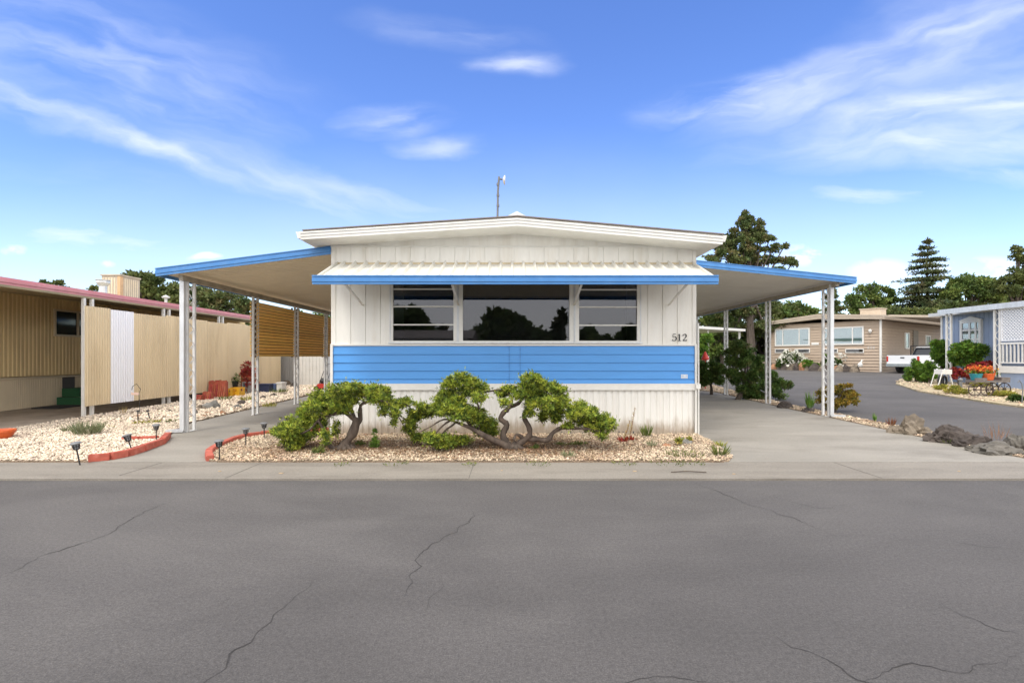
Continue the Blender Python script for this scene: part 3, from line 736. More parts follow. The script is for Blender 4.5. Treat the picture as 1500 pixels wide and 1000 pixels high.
for px, py, ry, lab in ((202, 617, 0, 'thin upright dark stake in the pale gravel'), (220, 616, -.25, 'thin leaning dark stake in the pale gravel')):
    p = at(px, py, .03); mb = MB(); d = Vector((math.sin(ry), 0, math.cos(ry)))
    mb.tube([p - d * .03, p + d * .20], .011, 6); mb.tube([p + d * .20, p + d * .235], [.03, .022], 8)
    mb.build('garden_stake', black, label=lab, cat='stake')

# ---------------------------------------------------------------- bricks
def brick(a, b, label, group, h=.075, wd=.095):
    a = Vector((*a, 0)); b = Vector((*b, 0)); m_ = (a + b) / 2; z = g(m_.y) + .02
    mb = MB(); L = (b - a).length * .49; bm = bmesh.new()
    bmesh.ops.create_cube(bm, size=1); bmesh.ops.scale(bm, vec=(2 * L, wd, h), verts=bm.verts)
    bmesh.ops.bevel(bm, geom=bm.edges, offset=.009, segments=2, affect='EDGES')
    me = bpy.data.meshes.new('brick'); bm.to_mesh(me); bm.free(); me.materials.append(brickm)
    o = bpy.data.objects.new('edging_brick', me); C.objects.link(o)
    o.location = (m_.x, m_.y, z + h / 2); o.rotation_euler = (random.uniform(-.05, .05), random.uniform(-.03, .03), math.atan2(b.y - a.y, b.x - a.x))
    tag(o, label, 'brick', group)
random.seed(3)
rowL = [at(129, 679), at(161, 676), at(185, 671), at(208, 664), at(238, 652), at(246, 643)]
labL = ['front brick of the left row, nearest the road', 'second brick of the left row, pale mortar on its end', 'bright orange brick in the middle of the left row', 'long brick before the corner of the left row', 'corner brick pointing away at the tip of the left row']
for i in range(5): brick(rowL[i].xy, rowL[i + 1].xy, labL[i], 'red bricks edging the left gravel', .10)
rb = [at(180, 647), at(205, 647), at(232, 646)]
for i in range(2): brick(rb[i].xy, rb[i + 1].xy, ['brick at the free end of the short back row', 'brick of the short back row next to the corner'][i], 'red bricks edging the left gravel', .07)
rowR = [Vector((-4.03, 6.93)), Vector((-4.19, 7.17)), Vector((-4.33, 7.42)), Vector((-4.42, 7.68)), Vector((-4.49, 7.96)), Vector((-4.53, 8.24)), Vector((-4.55, 8.52)), Vector((-4.52, 8.8)), Vector((-4.38, 9.04)), Vector((-4.15, 9.2))]
for i in range(len(rowR) - 1): brick(rowR[i], rowR[i + 1], '%s red brick from the pavement in the curved edge of the house bed' % ['first', 'second', 'third', 'fourth', 'fifth', 'sixth', 'seventh', 'eighth', 'ninth'][i], 'red bricks edging the house bed', .08)
for k, (a, b) in enumerate((((-3.72, 9.3), (-3.5, 9.33)), ((-3.49, 9.33), (-3.3, 9.34)))): brick(a, b, ['left one of two red bricks lying behind the left juniper', 'red brick touching the house corner behind the left juniper'][k], 'red bricks by the house corner', .1)

# ---------------------------------------------------------------- foliage
def unit(n):
    v = rng.normal(size=(n, 3)); return v / np.linalg.norm(v, axis=1, keepdims=True)
def leaf_quads(pos, dirs, length, width, curl=.0):
    """diamond leaves: pos (N,3), dirs (N,3)"""
    n = len(pos); r = unit(n); s = np.cross(dirs, r); s /= np.linalg.norm(s, axis=1, keepdims=True) + 1e-9
    L = (length * rng.uniform(.6, 1.3, n))[:, None]; W = (width * rng.uniform(.7, 1.2, n))[:, None]
    return np.stack([pos, pos + dirs * L * .5 + s * W * .5, pos + dirs * L, pos + dirs * L * .5 - s * W * .5], 1)
def clump_points(cl, n, shell=.45):
    """cl rows: cx cy cz rx ry rz; points weighted by size, nearer the shell"""
    cl = np.array(cl, float); wgt = (cl[:, 3] * cl[:, 5]) ** 1.0; k = rng.choice(len(cl), n, p=wgt / wgt.sum())
    u = unit(n); r = rng.random(n) ** shell
    return cl[k, :3] + u * cl[k, 3:6] * r[:, None], u
def sub(cl, k, f, flat=1.0):
    out = []
    for c in cl:
        for i in range(k):
            u = unit(1)[0]; q = random.uniform(.35, .95); ff = f * random.uniform(.7, 1.35)
            out.append((c[0] + u[0] * c[3] * q, c[1] + u[1] * c[4] * q, c[2] + u[2] * c[5] * q, c[3] * ff, c[4] * ff, max(c[5] * ff * flat, c[3] * ff * .35)))
    return out
def tree(name, base, clumps, n, leaf, m, label, cat='tree', group=None, trunk=None, tm=None, limbs=True, tr=.2, width=None, up=.3, subk=9, subf=.34):
    root = thing(name, base, label, cat, group); B = Vector(base)
    p, u = clump_points(sub(clumps, subk, subf), n, .35)
    d = u * .7 + unit(n) * .8 + np.array([0, 0, up]); d /= np.linalg.norm(d, axis=1, keepdims=True)
    np_mesh('crown' if cat == 'tree' else 'foliage', leaf_quads(p, d, leaf, width or leaf * .6), 4, m, root)
    mb = MB(); cs = sorted(clumps, key=lambda c: c[2]); top = Vector(cs[-1][:3]); mean = sum((Vector(c[:3]) for c in clumps), Vector()) / len(clumps)
    fork = B.lerp(Vector((mean.x, mean.y, mean.z)), .45)
    mb.tube([B - Vector((0, 0, .1)), B.lerp(fork, .5) + Vector((tr * .3, 0, 0)), fork, mean.lerp(top, .5)], [tr * 1.25, tr, tr * .8, tr * .3], 8)
    if limbs:
        for c in clumps:
            q = Vector(c[:3]); s = fork.lerp(mean, random.random() * .6); mid = s.lerp(q, .5) + Vector((0, 0, -.06 * (q - s).length))
            mb.tube([s, mid, q], [tr * .42, tr * .28, tr * .1], 6)
    mb.build('trunk', tm or barkd, root); return root
def rclumps(cx, cy, cz, rx, ry, rz, n, r, seed=0):
    random.seed(seed); out = []
    for i in range(n):
        a = random.uniform(0, 6.28); e = random.uniform(-.9, 1); q = math.sqrt(max(0, 1 - e * e)) * random.uniform(.5, 1)
        k = random.uniform(.65, 1.3)
        out.append((cx + rx * q * math.cos(a), cy + ry * q * math.sin(a), cz + rz * e * .9, r * k * 1.15, r * k * 1.15, r * k * .75))
    return out
g_pine = leafmat('needles_dark', (.065, .10, .034), (.12, .155, .048), (.20, .165, .07), .8, .4, .15)
g_oak = leafmat('leaves_mid', (.10, .155, .038), (.19, .24, .06), (.06, .10, .03), .5, .4, .25)
g_oak2 = leafmat('leaves_olive', (.085, .120, .035), (.16, .18, .055), (.055, .08, .03), .5, .4, .25)
g_red = leafmat('needles_redwood', (.060, .095, .045), (.10, .13, .045), (.15, .125, .06), .5, .4, .15)
g_jun = leafmat('juniper_tips', (.22, .31, .045), (.52, .56, .08), (.075, .12, .03), 8, .45, .35, cs=(.46, .62))  # dark third tint puts the shadows between bright tips into the colour
g_jund = leafmat('juniper_inner', (.045, .075, .02), (.09, .12, .03), (.17, .10, .045), 8, .35, .2)  # darker inner leaves, shade within the pads put into their colour
g_bush = leafmat('bush_green', (.09, .18, .025), (.18, .30, .04), (.05, .10, .025), 4, .35, .3)
g_bushd = leafmat('bush_dark', (.05, .10, .022), (.10, .17, .035), (.13, .15, .04), 2.5, .4, .2)
g_gold = leafmat('bush_gold', (.20, .17, .03), (.38, .24, .035), (.10, .13, .03), 6, .35, .25)
g_grey = leafmat('sage_grey', (.20, .22, .12), (.30, .32, .19), (.14, .17, .07), 10, .3, .25)
g_redl = leafmat('red_leaf', (.25, .02, .02), (.36, .05, .03), (.12, .03, .02), 8, .35, .25)
g_orf = leafmat('orange_flower', (.75, .20, .04), (.70, .08, .05), (.75, .45, .06), 14, .25, .3)
g_whf = leafmat('white_flower', (.8, .8, .72), (.7, .68, .6), None, 5, .12, .2)
g_straw = leafmat('straw', (.40, .30, .12), (.50, .40, .18), None, 5, .3, .3)
g_yel = leafmat('yellow_green', (.36, .36, .06), (.42, .34, .08), (.16, .22, .05), 8, .3, .3)
g_weed = leafmat('weed_green', (.10, .14, .035), (.20, .22, .06), None, 8, .3, .3)

# junipers trained low in the bed
def spray_foliage(pads, base_d, m1, m2, root, dens=1.0, k=760):
    """pads in photo pixels at the depth of their tree: (px, py, rx, ry)"""
    cl = []
    for (px, py, rx, ry) in pads:
        d = base_d + random.uniform(-.28, .28)
        cl.append((XX(px, d), d, ZZ(py, d), rx / F * d, max(rx, 12) / F * d * 1.1, ry / F * d))
    arr0 = np.array(cl); sc = sub(cl, 20, .26, .8)
    arr = np.array(sc); n = min(int(sum(c[3] * c[4] for c in cl) * 17000 * dens), 30000)
    p, u = clump_points(arr, n, .4)
    ko = rng.random(n) < .14; kk = rng.integers(0, len(arr), n); p = p + u * np.where(ko, rng.uniform(0, .08, n), 0)[:, None]
    d0 = u * np.array([1, 1, .55]) + np.array([0, 0, .35]) + rng.normal(0, .35, (n, 3)); d0 /= np.linalg.norm(d0, axis=1, keepdims=True)
    out = []
    for j in range(3):
        dj = d0 + rng.normal(0, .42, (n, 3)); dj /= np.linalg.norm(dj, axis=1, keepdims=True)
        out.append(leaf_quads(p, dj, .052, .013))
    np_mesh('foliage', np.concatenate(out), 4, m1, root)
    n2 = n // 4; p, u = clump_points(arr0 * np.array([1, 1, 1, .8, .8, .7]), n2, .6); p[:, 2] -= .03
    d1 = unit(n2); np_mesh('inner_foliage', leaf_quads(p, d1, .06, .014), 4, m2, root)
    mb = MB(); random.seed(1)
    for c in cl:
        for j in range(3):
            u_ = unit(1)[0]; a = Vector(c[:3]) + Vector((random.uniform(-.5, .5) * c[3], 0, -c[5] * .6)); b_ = Vector((c[0] + u_[0] * c[3], c[1] + u_[1] * c[4] * .6, c[2] + abs(u_[2]) * c[5] * .3)); mb.tube([a, a.lerp(b_, .5) + Vector((0, 0, -.015)), b_], [.009, .006, .003], 4)
    mb.build('twigs', bark, root)
    return cl
def limb(mb, pts, base_d, rad, dd=0.0, wob=.02):
    q = [Vector((XX(x, base_d + dd * i / (len(pts) - 1)), base_d + dd * i / (len(pts) - 1), ZZ(y, base_d + dd * i / (len(pts) - 1)))) for i, (x, y) in enumerate(pts)]
    out = []; rr = []
    for i in range(len(q) - 1):
        a = q[max(i - 1, 0)]; b = q[i]; c = q[i + 1]; d = q[min(i + 2, len(q) - 1)]
        for t in (0, .25, .5, .75):
            p = .5 * ((2 * b) + (c - a) * t + (2 * a - 5 * b + 4 * c - d) * t * t + (-a + 3 * b - 3 * c + d) * t ** 3)
            out.append(p + Vector((mnoise.noise(p * 9), mnoise.noise(p * 9 + Vector((4, 0, 0))), 0)) * wob * .6)
            s = (i + t) / (len(q) - 1); rr.append((rad[0] + (rad[1] - rad[0]) * s) * (1 + .38 * mnoise.noise(p * 17) + .15 * mnoise.noise(p * 45)))
    out.append(q[-1]); rr.append(rad[1]); mb.tube(out, rr, 10)
random.seed(11)
JD = 7.72
j1 = thing('juniper', (XX(507, JD), JD, .03), 'smaller gnarled juniper leaning left over the gravel before the house corner', 'juniper')
mb = MB()
limb(mb, [(505, 668), (504, 660), (508, 648), (516, 634), (521, 622), (523, 611)], JD, (.095, .05))
limb(mb, [(522, 618), (513, 609), (502, 604), (488, 606), (470, 612), (455, 628), (440, 635)], JD, (.035, .010), -.2)
limb(mb, [(521, 622), (528, 614), (527, 600), (530, 592), (545, 587), (566, 588), (585, 596)], JD, (.035, .010), .15)
limb(mb, [(520, 615), (514, 598), (505, 585), (490, 578)], JD, (.03, .010), .2)
limb(mb, [(500, 661), (486, 655), (478, 645), (474, 630), (466, 615)], JD, (.04, .012), -.2)
limb(mb, [(566, 588), (578, 603), (588, 617), (593, 626)], JD, (.012, .005), .1)
limb(mb, [(578, 603), (590, 612), (602, 620)], JD, (.008, .004), .1)
for a in range(9):
    an_ = a * .7; mb.tube([(XX(505, JD), JD, .12), (XX(505, JD) + .13 * math.cos(an_), JD + .13 * math.sin(an_), .05), (XX(505, JD) + .24 * math.cos(an_), JD + .24 * math.sin(an_), .0)], [.05, .035, .01], 6)
mb.build('trunk', bark, j1, smooth=True)
pads1 = [(412, 632, 15, 10), (425, 645, 14, 9), (432, 620, 18, 11), (447, 632, 16, 12), (440, 643, 14, 10), (452, 610, 19, 11), (466, 598, 20, 12), (468, 620, 14, 10), (478, 583, 22, 12), (483, 600, 20, 10),
         (497, 571, 22, 10), (500, 590, 20, 12), (515, 566, 20, 8), (516, 583, 18, 10), (534, 573, 20, 10), (548, 581, 18, 9), (560, 573, 14, 8), (566, 588, 18, 9), (583, 592, 16, 8), (594, 590, 12, 7), (576, 604, 9, 9),
         (477, 640, 5, 14), (494, 628, 5, 11), (424, 632, 16, 12), (430, 655, 8, 6), (505, 600, 12, 8), (545, 570, 14, 7), (562, 602, 7, 8), (577, 617, 5, 8), (460, 590, 16, 8), (443, 603, 12, 7)]
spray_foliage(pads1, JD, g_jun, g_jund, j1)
j2 = thing('juniper', (XX(755, JD), JD, .03), 'wide gnarled juniper with twisting bare stems, spreading under the middle window', 'juniper')
mb = MB()
limb(mb, [(755, 671), (753, 662), (740, 652), (722, 644), (706, 636), (690, 627), (668, 618)], JD, (.075, .018), -.15)
limb(mb, [(752, 660), (742, 648), (737, 636), (742, 622), (733, 612), (744, 598), (760, 590), (768, 580), (785, 572)], JD, (.062, .016), .25)
limb(mb, [(742, 603), (750, 585), (738, 572), (722, 572), (706, 576)], JD, (.026, .010), .25)
limb(mb, [(758, 660), (760, 650), (772, 642), (777, 632), (772, 620), (767, 607), (774, 596), (790, 588)], JD, (.058, .016), -.1)
limb(mb, [(768, 643), (757, 636), (752, 645)], JD, (.03, .015), -.1)
limb(mb, [(772, 642), (788, 643), (802, 644), (812, 632), (825, 626), (842, 627), (862, 628), (880, 632)], JD, (.045, .014), -.2)
limb(mb, [(825, 626), (838, 618), (850, 612)], JD, (.018, .010), 0)
limb(mb, [(700, 634), (690, 622), (672, 612), (650, 622), (632, 642), (618, 650)], JD, (.02, .008), -.3)
limb(mb, [(668, 618), (650, 614), (630, 625), (616, 632)], JD, (.018, .006), -.3)
limb(mb, [(668, 618), (655, 628), (640, 640), (624, 648)], JD, (.016, .006), -.2)
limb(mb, [(690, 627), (680, 610), (665, 596), (648, 590)], JD, (.02, .008), .1)
limb(mb, [(700, 632), (702, 600), (690, 575), (678, 562)], JD, (.022, .008), .25)
for a in range(8):
    an_ = a * .8; mb.tube([(XX(755, JD), JD, .12), (XX(755, JD) + .12 * math.cos(an_), JD + .12 * math.sin(an_), .05), (XX(755, JD) + .2 * math.cos(an_), JD + .2 * math.sin(an_), .0)], [.05, .03, .01], 6)
mb.build('trunk', bark, j2, smooth=True)
pads2 = [(600, 628, 10, 9), (608, 606, 13, 10), (603, 616, 10, 8), (626, 602, 16, 9), (618, 596, 12, 6), (645, 600, 18, 9), (650, 590, 18, 9), (635, 640, 20, 7), (612, 640, 10, 7), (660, 645, 18, 7), (650, 650, 16, 5), (680, 644, 12, 5),
         (660, 562, 14, 10), (676, 552, 16, 7), (688, 560, 14, 9), (684, 572, 18, 9), (703, 568, 14, 8), (655, 575, 13, 9), (668, 582, 16, 8), (700, 582, 14, 7),
         (657, 600, 22, 8), (677, 607, 22, 9), (700, 612, 22, 10), (690, 602, 20, 9), (716, 622, 16, 9), (706, 628, 14, 9), (722, 632, 10, 6), (668, 596, 18, 8),
         (735, 577, 12, 6), (747, 569, 14, 6), (762, 578, 14, 6), (738, 590, 9, 6),
         (776, 554, 14, 8), (790, 560, 17, 11), (806, 566, 16, 9), (818, 573, 12, 8), (786, 577, 20, 11), (772, 567, 14, 9), (800, 589, 24, 11), (824, 585, 13, 8), (812, 600, 22, 9), (775, 604, 8, 10), (778, 590, 16, 10), (795, 610, 9, 8),
         (845, 598, 18, 9), (862, 604, 20, 9), (882, 612, 18, 10), (894, 622, 11, 9), (874, 626, 18, 8), (858, 618, 16, 7), (882, 638, 9, 5), (838, 608, 16, 8), (850, 592, 10, 5), (815, 612, 10, 6), (832, 622, 10, 5)]
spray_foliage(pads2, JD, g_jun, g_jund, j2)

# grassy tufts and weeds
def tuft(name, px, py, r, h, n, m, label, cat='plant', lean=.5, wd=.012, off=.03, group=None):
    b = at(px, py, off); a = rng.uniform(0, 6.28, n); rr = r * np.sqrt(rng.random(n)) * .5
    p = np.stack([b.x + rr * np.cos(a), b.y + rr * np.sin(a), np.full(n, b.z)], 1)
    d = np.stack([np.cos(a) * lean * rng.random(n), np.sin(a) * lean * rng.random(n), np.ones(n)], 1); d /= np.linalg.norm(d, axis=1, keepdims=True)
    return np_mesh(name, leaf_quads(p, d, h, wd), 4, m, label=label, cat=cat, group=group)
def shrub(name, px, py, clumps_px, n, leaf, m, label, cat='shrub', width=None, group=None, d=None, tr=.03, tm=None, depth=1.0):
    b = at(px, py, .02) if d is None else Vector((XX(px, d), d, g(d)))
    cl = []
    for (cx, cy, rx, ry) in clumps_px:
        dd = b.y + random.uniform(-.5, .5) * rx / F * b.y * depth
        cl.append((XX(cx, dd), dd, ZZ(cy, dd), rx / F * dd, rx / F * dd * depth, ry / F * dd))
    return tree(name, tuple(b), cl, n, leaf, m, label, cat, group, tr=tr, width=width, tm=tm)
tuft('grass_tuft', 128, 637, .34, .26, 260, g_grey, 'grey green lavender like tuft in the open gravel', lean=1.0, wd=.014)
tuft('grass_tuft', 98, 633, .12, .13, 40, g_grey, 'tiny grey green tuft left of the larger tuft', lean=.8)
tuft('dry_weed', 181, 607, .12, .18, 26, g_straw, 'dry straw coloured weed by the carport slab', lean=.4, wd=.01)
tuft('yellow_weed', 160, 626, .20, .05, 60, g_yel, 'flat yellowing weed in the open gravel', lean=2.5, wd=.02)
tuft('succulent', 216, 620, .45, .07, 160, g_yel, 'low yellow green creeping plant by the dark stakes', lean=2.5, wd=.025)
tuft('succulent', 250, 618, .40, .06, 120, g_weed, 'low green creeping plant behind the downspout', lean=2.5, wd=.025)
tuft('grass_tuft', 395, 596, .30, .12, 90, g_yel, 'small yellow green tuft at the edge of the path', lean=1, wd=.015)
tuft('grass_tuft', 408, 576, .5, .2, 90, g_weed, 'green tuft in front of the white box', lean=1, wd=.02)
tuft('grass_tuft', 362, 587, .35, .16, 80, g_yel, 'yellowish tuft before the cinder block', lean=1, wd=.02)
tuft('grass_tuft', 330, 586, .3, .14, 60, g_weed, 'green tuft before the red tile stack', lean=1, wd=.02)
shrub('low_plant', 425, 660, [(430, 663, 8, 5), (446, 668, 7, 6)], 420, .05, g_weed, 'small dark green sprout under the left juniper', 'plant', width=.016, tr=.006)
shrub('seedling', 465, 667, [(465, 662, 7, 8)], 300, .05, g_weed, 'seedling between the left juniper and the brick curve', 'plant', width=.016, tr=.006)
shrub('seedling', 552, 658, [(550, 645, 4, 6), (549, 634, 2.5, 7), (552, 652, 9, 5)], 520, .055, g_bush, 'upright conifer seedling between the two junipers', 'plant', width=.012, tr=.006)
shrub('seedling', 530, 655, [(528, 652, 7, 5)], 240, .05, g_weed, 'low sprout right of the left juniper trunk', 'plant', width=.016, tr=.005)
shrub('creeper', 835, 654, [(822, 652, 12, 3), (840, 651, 12, 3), (855, 653, 8, 3)], 700, .045, g_weed, 'flat green creeper at the foot of the skirting', 'plant', width=.014, tr=.004)
shrub('creeper', 785, 660, [(785, 657, 8, 4)], 300, .045, g_weed, 'green sprig right of the wide juniper trunk', 'plant', width=.014, tr=.004)
shrub('creeper', 660, 655, [(640, 652, 16, 5), (668, 654, 12, 4)], 800, .045, g_bush, 'dark green sprigs under the left arm of the wide juniper', 'plant', width=.012, tr=.004)
tuft('weed', 830, 670, .16, .10, 60, g_grey, 'pale weed at the front of the house bed', lean=1)
tuft('weed', 955, 655, .10, .12, 40, g_grey, 'small pale weed beside the rust coloured stalks', lean=1)
for (x, dy, lab) in ((921, 0, 'taller'), (912, 2, 'shorter')):
    b = at(x, 646 + dy, .03); hgt = .55 if x == 921 else .36
    r = thing('dock_weed', tuple(b), f'{lab} rust stemmed seed stalk rising from red leaves by the skirting', 'plant', 'rust coloured dock stalks')
    mb = MB(); tp = b + Vector((.10 if x == 921 else .12, 0, hgt)); mb.tube([b, b.lerp(tp, .5) + Vector((.01, 0, 0)), tp], [.008, .006, .003], 5); mb.build('stalk', mat('stalk', (.22, .12, .08), .8), r)
    n = 90; t = rng.random(n) * .8 + .2; p = np.array(b)[None] + np.outer(t, np.array(tp - b)); np_mesh('seeds', leaf_quads(p, unit(n), .03, .012), 4, g_straw, r)
    n = 60; p = np.tile(np.array(b), (n, 1)) + rng.normal(0, .04, (n, 3)) * np.array([1, 1, .3]); d_ = unit(n); d_[:, 2] = np.abs(d_[:, 2]); np_mesh('leaves', leaf_quads(p, d_, .1, .03), 4, g_redl, r)
tuft('weed', 946, 640, .14, .2, 60, g_weed, 'upright green weed by the skirting right of the stalks', lean=.6, wd=.018)
tuft('weed', 1054, 668, .15, .16, 90, g_weed, 'green weeds at the right tip of the house bed', lean=1.1)
tuft('weed', 1056, 654, .12, .1, 50, g_yel, 'yellowish weeds on the right edge of the house bed', lean=1.1)
tuft('weed', 1003, 668, .5, .08, 160, g_weed, 'spreading green weed around the grey stone', lean=2)
for px, py, r in ((915, 679, .3), (980, 678, .5), (580, 680, .3), (1010, 678, .4), (790, 680, .3), (690, 681, .2), (500, 681, .2)):
    tuft('edge_grass', px, py, r, .045, int(130 * r), g_weed, 'low weeds along the front edge of the house bed', lean=2.5, group='weeds along the pavement edge')
shrub('succulent', 994, 655, [(994, 645, 5, 4)], 200, .05, g_yel, 'yellow green rosette on top of the grey stone', 'plant', width=.02, tr=.004)
shrub('succulent', 1009, 650, [(1009, 644, 4, 3)], 140, .05, g_yel, 'small yellow rosette behind the grey stone', 'plant', width=.02, tr=.004)

# ---------------------------------------------------------------- rocks
def rock(px, py, wx, hz, m, label, wy=None, off=.0, seed=0, rough=.28, name='rock', group=None, sub=4, d=None, rz=0):
    b = at(px, py) if d is None else Vector((XX(px, d), d, g(d)))
    W = wx / F * b.y; Hh = hz / F * b.y; wy = W * .7 if wy is None else wy
    bm = bmesh.new(); bmesh.ops.create_icosphere(bm, subdivisions=sub, radius=1)
    for v in bm.verts:
        c = v.co.copy(); n = mnoise.noise(c * 1.1 + Vector((seed * 7.3, 0, 0))) * 1.2 + mnoise.noise(c * 2.7 + Vector((seed, 3, 0))) * .55 + mnoise.noise(c * 7 + Vector((seed, 3, 0))) * .22
        rd = 1 - abs(mnoise.noise(c * 3.3 + Vector((seed * 2.1, 1, 7)))) * 2; n += .5 * rd + .35 * (1 - 2 * abs(mnoise.noise(Vector((c.x * 4, c.y * 4, c.z * 9)) + Vector((seed, 9, 2)))))
        f = 1 - rough * .4 + rough * n; cell = mnoise.cell(c * 1.3 + Vector((seed, 0, 5))) * .12
        v.co = Vector((c.x * W / 2 * (f + cell), c.y * wy / 2 * f, max(-.2, c.z * f + cell) * Hh / 1.1))
    me = bpy.data.meshes.new(name); bm.to_mesh(me); bm.free(); me.materials.append(m)
    o = bpy.data.objects.new(name, me); C.objects.link(o); o.location = b + Vector((0, wy * .25, off)); o.rotation_euler = (0, 0, rz)
    return tag(o, label, 'rock', group)
rock(1344, 638, 52, 25, rockt, 'brownish grey boulder furthest from the road at the street edge', .5, seed=1, rough=.35)
rock(1392, 650, 50, 24, rockm, 'dark craggy boulder in the middle of the boulder row', .5, seed=4, rough=.4)
rock(1424, 656, 46, 20, rockm, 'dark low boulder leaning on the middle boulder', .5, seed=6, rough=.4)
rock(1470, 668, 66, 18, rockl, 'flat grey layered boulder nearest the road', .6, seed=3, rough=.35)
rock(1505, 664, 30, 28, rockl, 'grey boulder cut by the right edge of the picture', .4, seed=8)
rock(1152, 599, 22, 12, rockm, 'round dark rock on the gravel strip beside the juniper', .35, seed=2, rough=.15)
rock(1186, 605, 18, 8, rockm, 'small dark rock under the thin green plant', .3, seed=5)
rock(978, 658, 16, 9, rocko, 'rounded tan orange stone near the right end of the house bed', .16, seed=7, rough=.1)
rock(1001, 654, 22, 13, rockg, 'pale grey stone near the right end of the house bed', .2, seed=9)
LR = [(262, 612, 14, 6, rockg), (246, 606, 12, 6, rockm), (306, 600, 26, 13, rockg), (291, 602, 16, 10, rockt), (352, 594, 18, 8, rockm), (336, 598, 10, 5, rockt), (346, 600, 14, 8, rockg), (303, 609, 14, 6, rocko), (325, 609, 10, 7, rocko),
      (296, 613, 20, 5, rocko), (385, 585, 10, 6, rockm), (400, 582, 12, 6, rockm), (415, 580, 14, 6, rockt), (286, 608, 8, 8, rockm), (335, 603, 7, 4, rockm), (420, 566, 14, 9, rockt), (430, 568, 12, 8, rockm), (198, 613, 22, 5, rocko), (235, 614, 24, 5, rockt), (372, 582, 10, 5, rockm)]
nm = {'rock_grey': 'grey', 'rock_dark': 'dark', 'rock_tan': 'tan', 'rock_orange': 'reddish'}
where = ['right behind the left carport downspout', 'low by the tan screen behind the stakes', 'largest on the gravel right of the downspout', 'tucked behind the front carport post', 'long, in the open gravel before the yellow crates', 'small, left of the long dark rock', 'pale, in front of the long dark rock', 'flat, nearest the front carport post', 'rounded, alone near the path',
         'flat slab at the path edge', 'before the scrollwork of the second post', 'right of the second post', 'beyond the second post near the white box', 'between the uprights of the front post', 'tiny, between the pale and rounded rocks', 'by the grey wall end', 'at the foot of the white shed', 'flat, left of the stakes', 'long and flat, right of the stakes', 'at the back before the dark bin']
for i, (px, py, a, b, m) in enumerate(LR): rock(px, py, a, b, m, f'{nm[m.name]} rock {where[i]}', seed=20 + i, sub=3, group='rocks in the left gravel bed')

# ---------------------------------------------------------------- left neighbour
NX, NP = -12.35, -9.38
nh = thing('mobile_home', (NX, 14, g(14)), 'tan ribbed mobile home behind the tan screen', 'mobile home')
def ribY(mb, x, y0, y1, z0, z1, per, dep, face=1, slope=True):
    """corrugated sheet in a plane of constant x, ribs upright"""
    y = y0; q = []
    while y < y1 - 1e-4:
        for t, o in ((0, 0), (.35, 0), (.5, 1), (.85, 1)):
            yy = y + per * t
            if yy < y1: q.append((yy, o * dep))
        y += per
    q += [(y1, 0)]
    poly = [(x + face * b, a, z0 + (g(a) if slope else 0)) for a, b in q] + [(x - face * .02, y1, z0 + (g(y1) if slope else 0)), (x - face * .02, y0, z0 + (g(y0) if slope else 0))]
    mb.ext(poly, (0, 0, z1 - z0))
mb = MB(); ribY(mb, NX, 6.5, 24, .92, 3.1, .11, .014, 1, False); wlt = mb.build('wall', tanw, nh)
mb = MB(); ribY(mb, NX - .012, 6.5, 24, .02, .85, .05, .008, 1, False); mb.build('skirting', tansk, nh)
mb = MB(); mb.box(NX - .01, NX + .03, 6.5, 24, .852, .9); mb.build('trim', tansk, nh)
mb = MB(); mb.box(NX - 5.5, NX - .035, 6.5, 6.54, 0, 3.0); mb.box(NX - 5.5, NX - .035, 23.9, 23.94, 0, 3.0); mb.box(NX - 5.5, NX - 5.46, 6.54, 23.9, 0, 3.0); mb.build('rear_wall', tanw, nh)
mb = MB(); mb.box(NX - 5.7, NX + .06, 6.3, 24.2, 3.101, 3.16); mb.build('roof', roofm, nh)
y0w, y1w = 13.95, 15.9; z0w, z1w = 1.97, 2.70
mb = MB()
for (a, b, c, d) in ((y0w, y0w + .05, z0w, z1w), (y1w - .05, y1w, z0w, z1w), (y0w + .05, y1w - .05, z0w, z0w + .05), (y0w + .05, y1w - .05, z1w - .05, z1w), (14.68, 14.74, z0w + .05, z1w - .05)): mb.box(NX + .0145, NX + .06, a, b, c, d)
wn = mb.build('window', tansk, nh)
mb = MB(); mb.box(NX + .016, NX + .03, y0w + .05, y1w - .05, z0w + .05, z1w - .05); mb.build('pane', mat('dark_pane', (.02, .03, .03), .08), wn)
mb = MB(); mb.box(NX - .002, NX + .006, 14.25, 14.65, .2, .86); mb.build('skirt_opening', dark, nh)
# its carport: pink fascia, posts, tan screen
nc = thing('carport', (NP, 11.4, g(11.4)), 'pink edged carport along the tan mobile home', 'carport')
def FX(px, x): return x * F / (px - CX)
mb = MB(); yy0, yy1 = 7.0, 23.5
mb.ext([(NP - .12, yy0, 2.76), (NX + .02, yy0, 2.98), (NX + .02, yy0, 3.08), (NP - .12, yy0, 2.86)], (0, yy1 - yy0, 0)); mb.build('roof_panel', mat('soffit_olive', (.40, .33, .20), .6, .1, 3), nc)
mb = MB()
for (a, b, pr) in ((2.745, 2.795, .035), (2.797, 2.845, .05), (2.847, 2.892, .02)): mb.box(NP - .119, NP - .06 + pr, yy0, yy1, a, b)
mb.build('fascia', pinkf, nc)
mb = MB(); mb.box(NP - .04, NP + .03, yy0, yy1, 2.70, 2.744); mb.build('beam', mat('beam_olive', (.30, .25, .15), .6, .1, 3), nc)
for y in (11.47, 14.07, 16.7, 19.4):
    mb = MB()
    for dy in (-.11, .11): mb.box(NP - .03, NP + .03, y + dy - .03, y + dy + .03, g(y) + .03, 2.699)
    mb.build('post', trimw, nc)
ts = thing('privacy_screen', (NP + .07, 16, .3), 'tan corrugated screen with one white panel hung on the pink carport posts', 'screen')
ya = [11.35, 12.06, 12.79, 14.0, 14.75, 15.9, 17.0, 18.2, 19.4, 20.9]
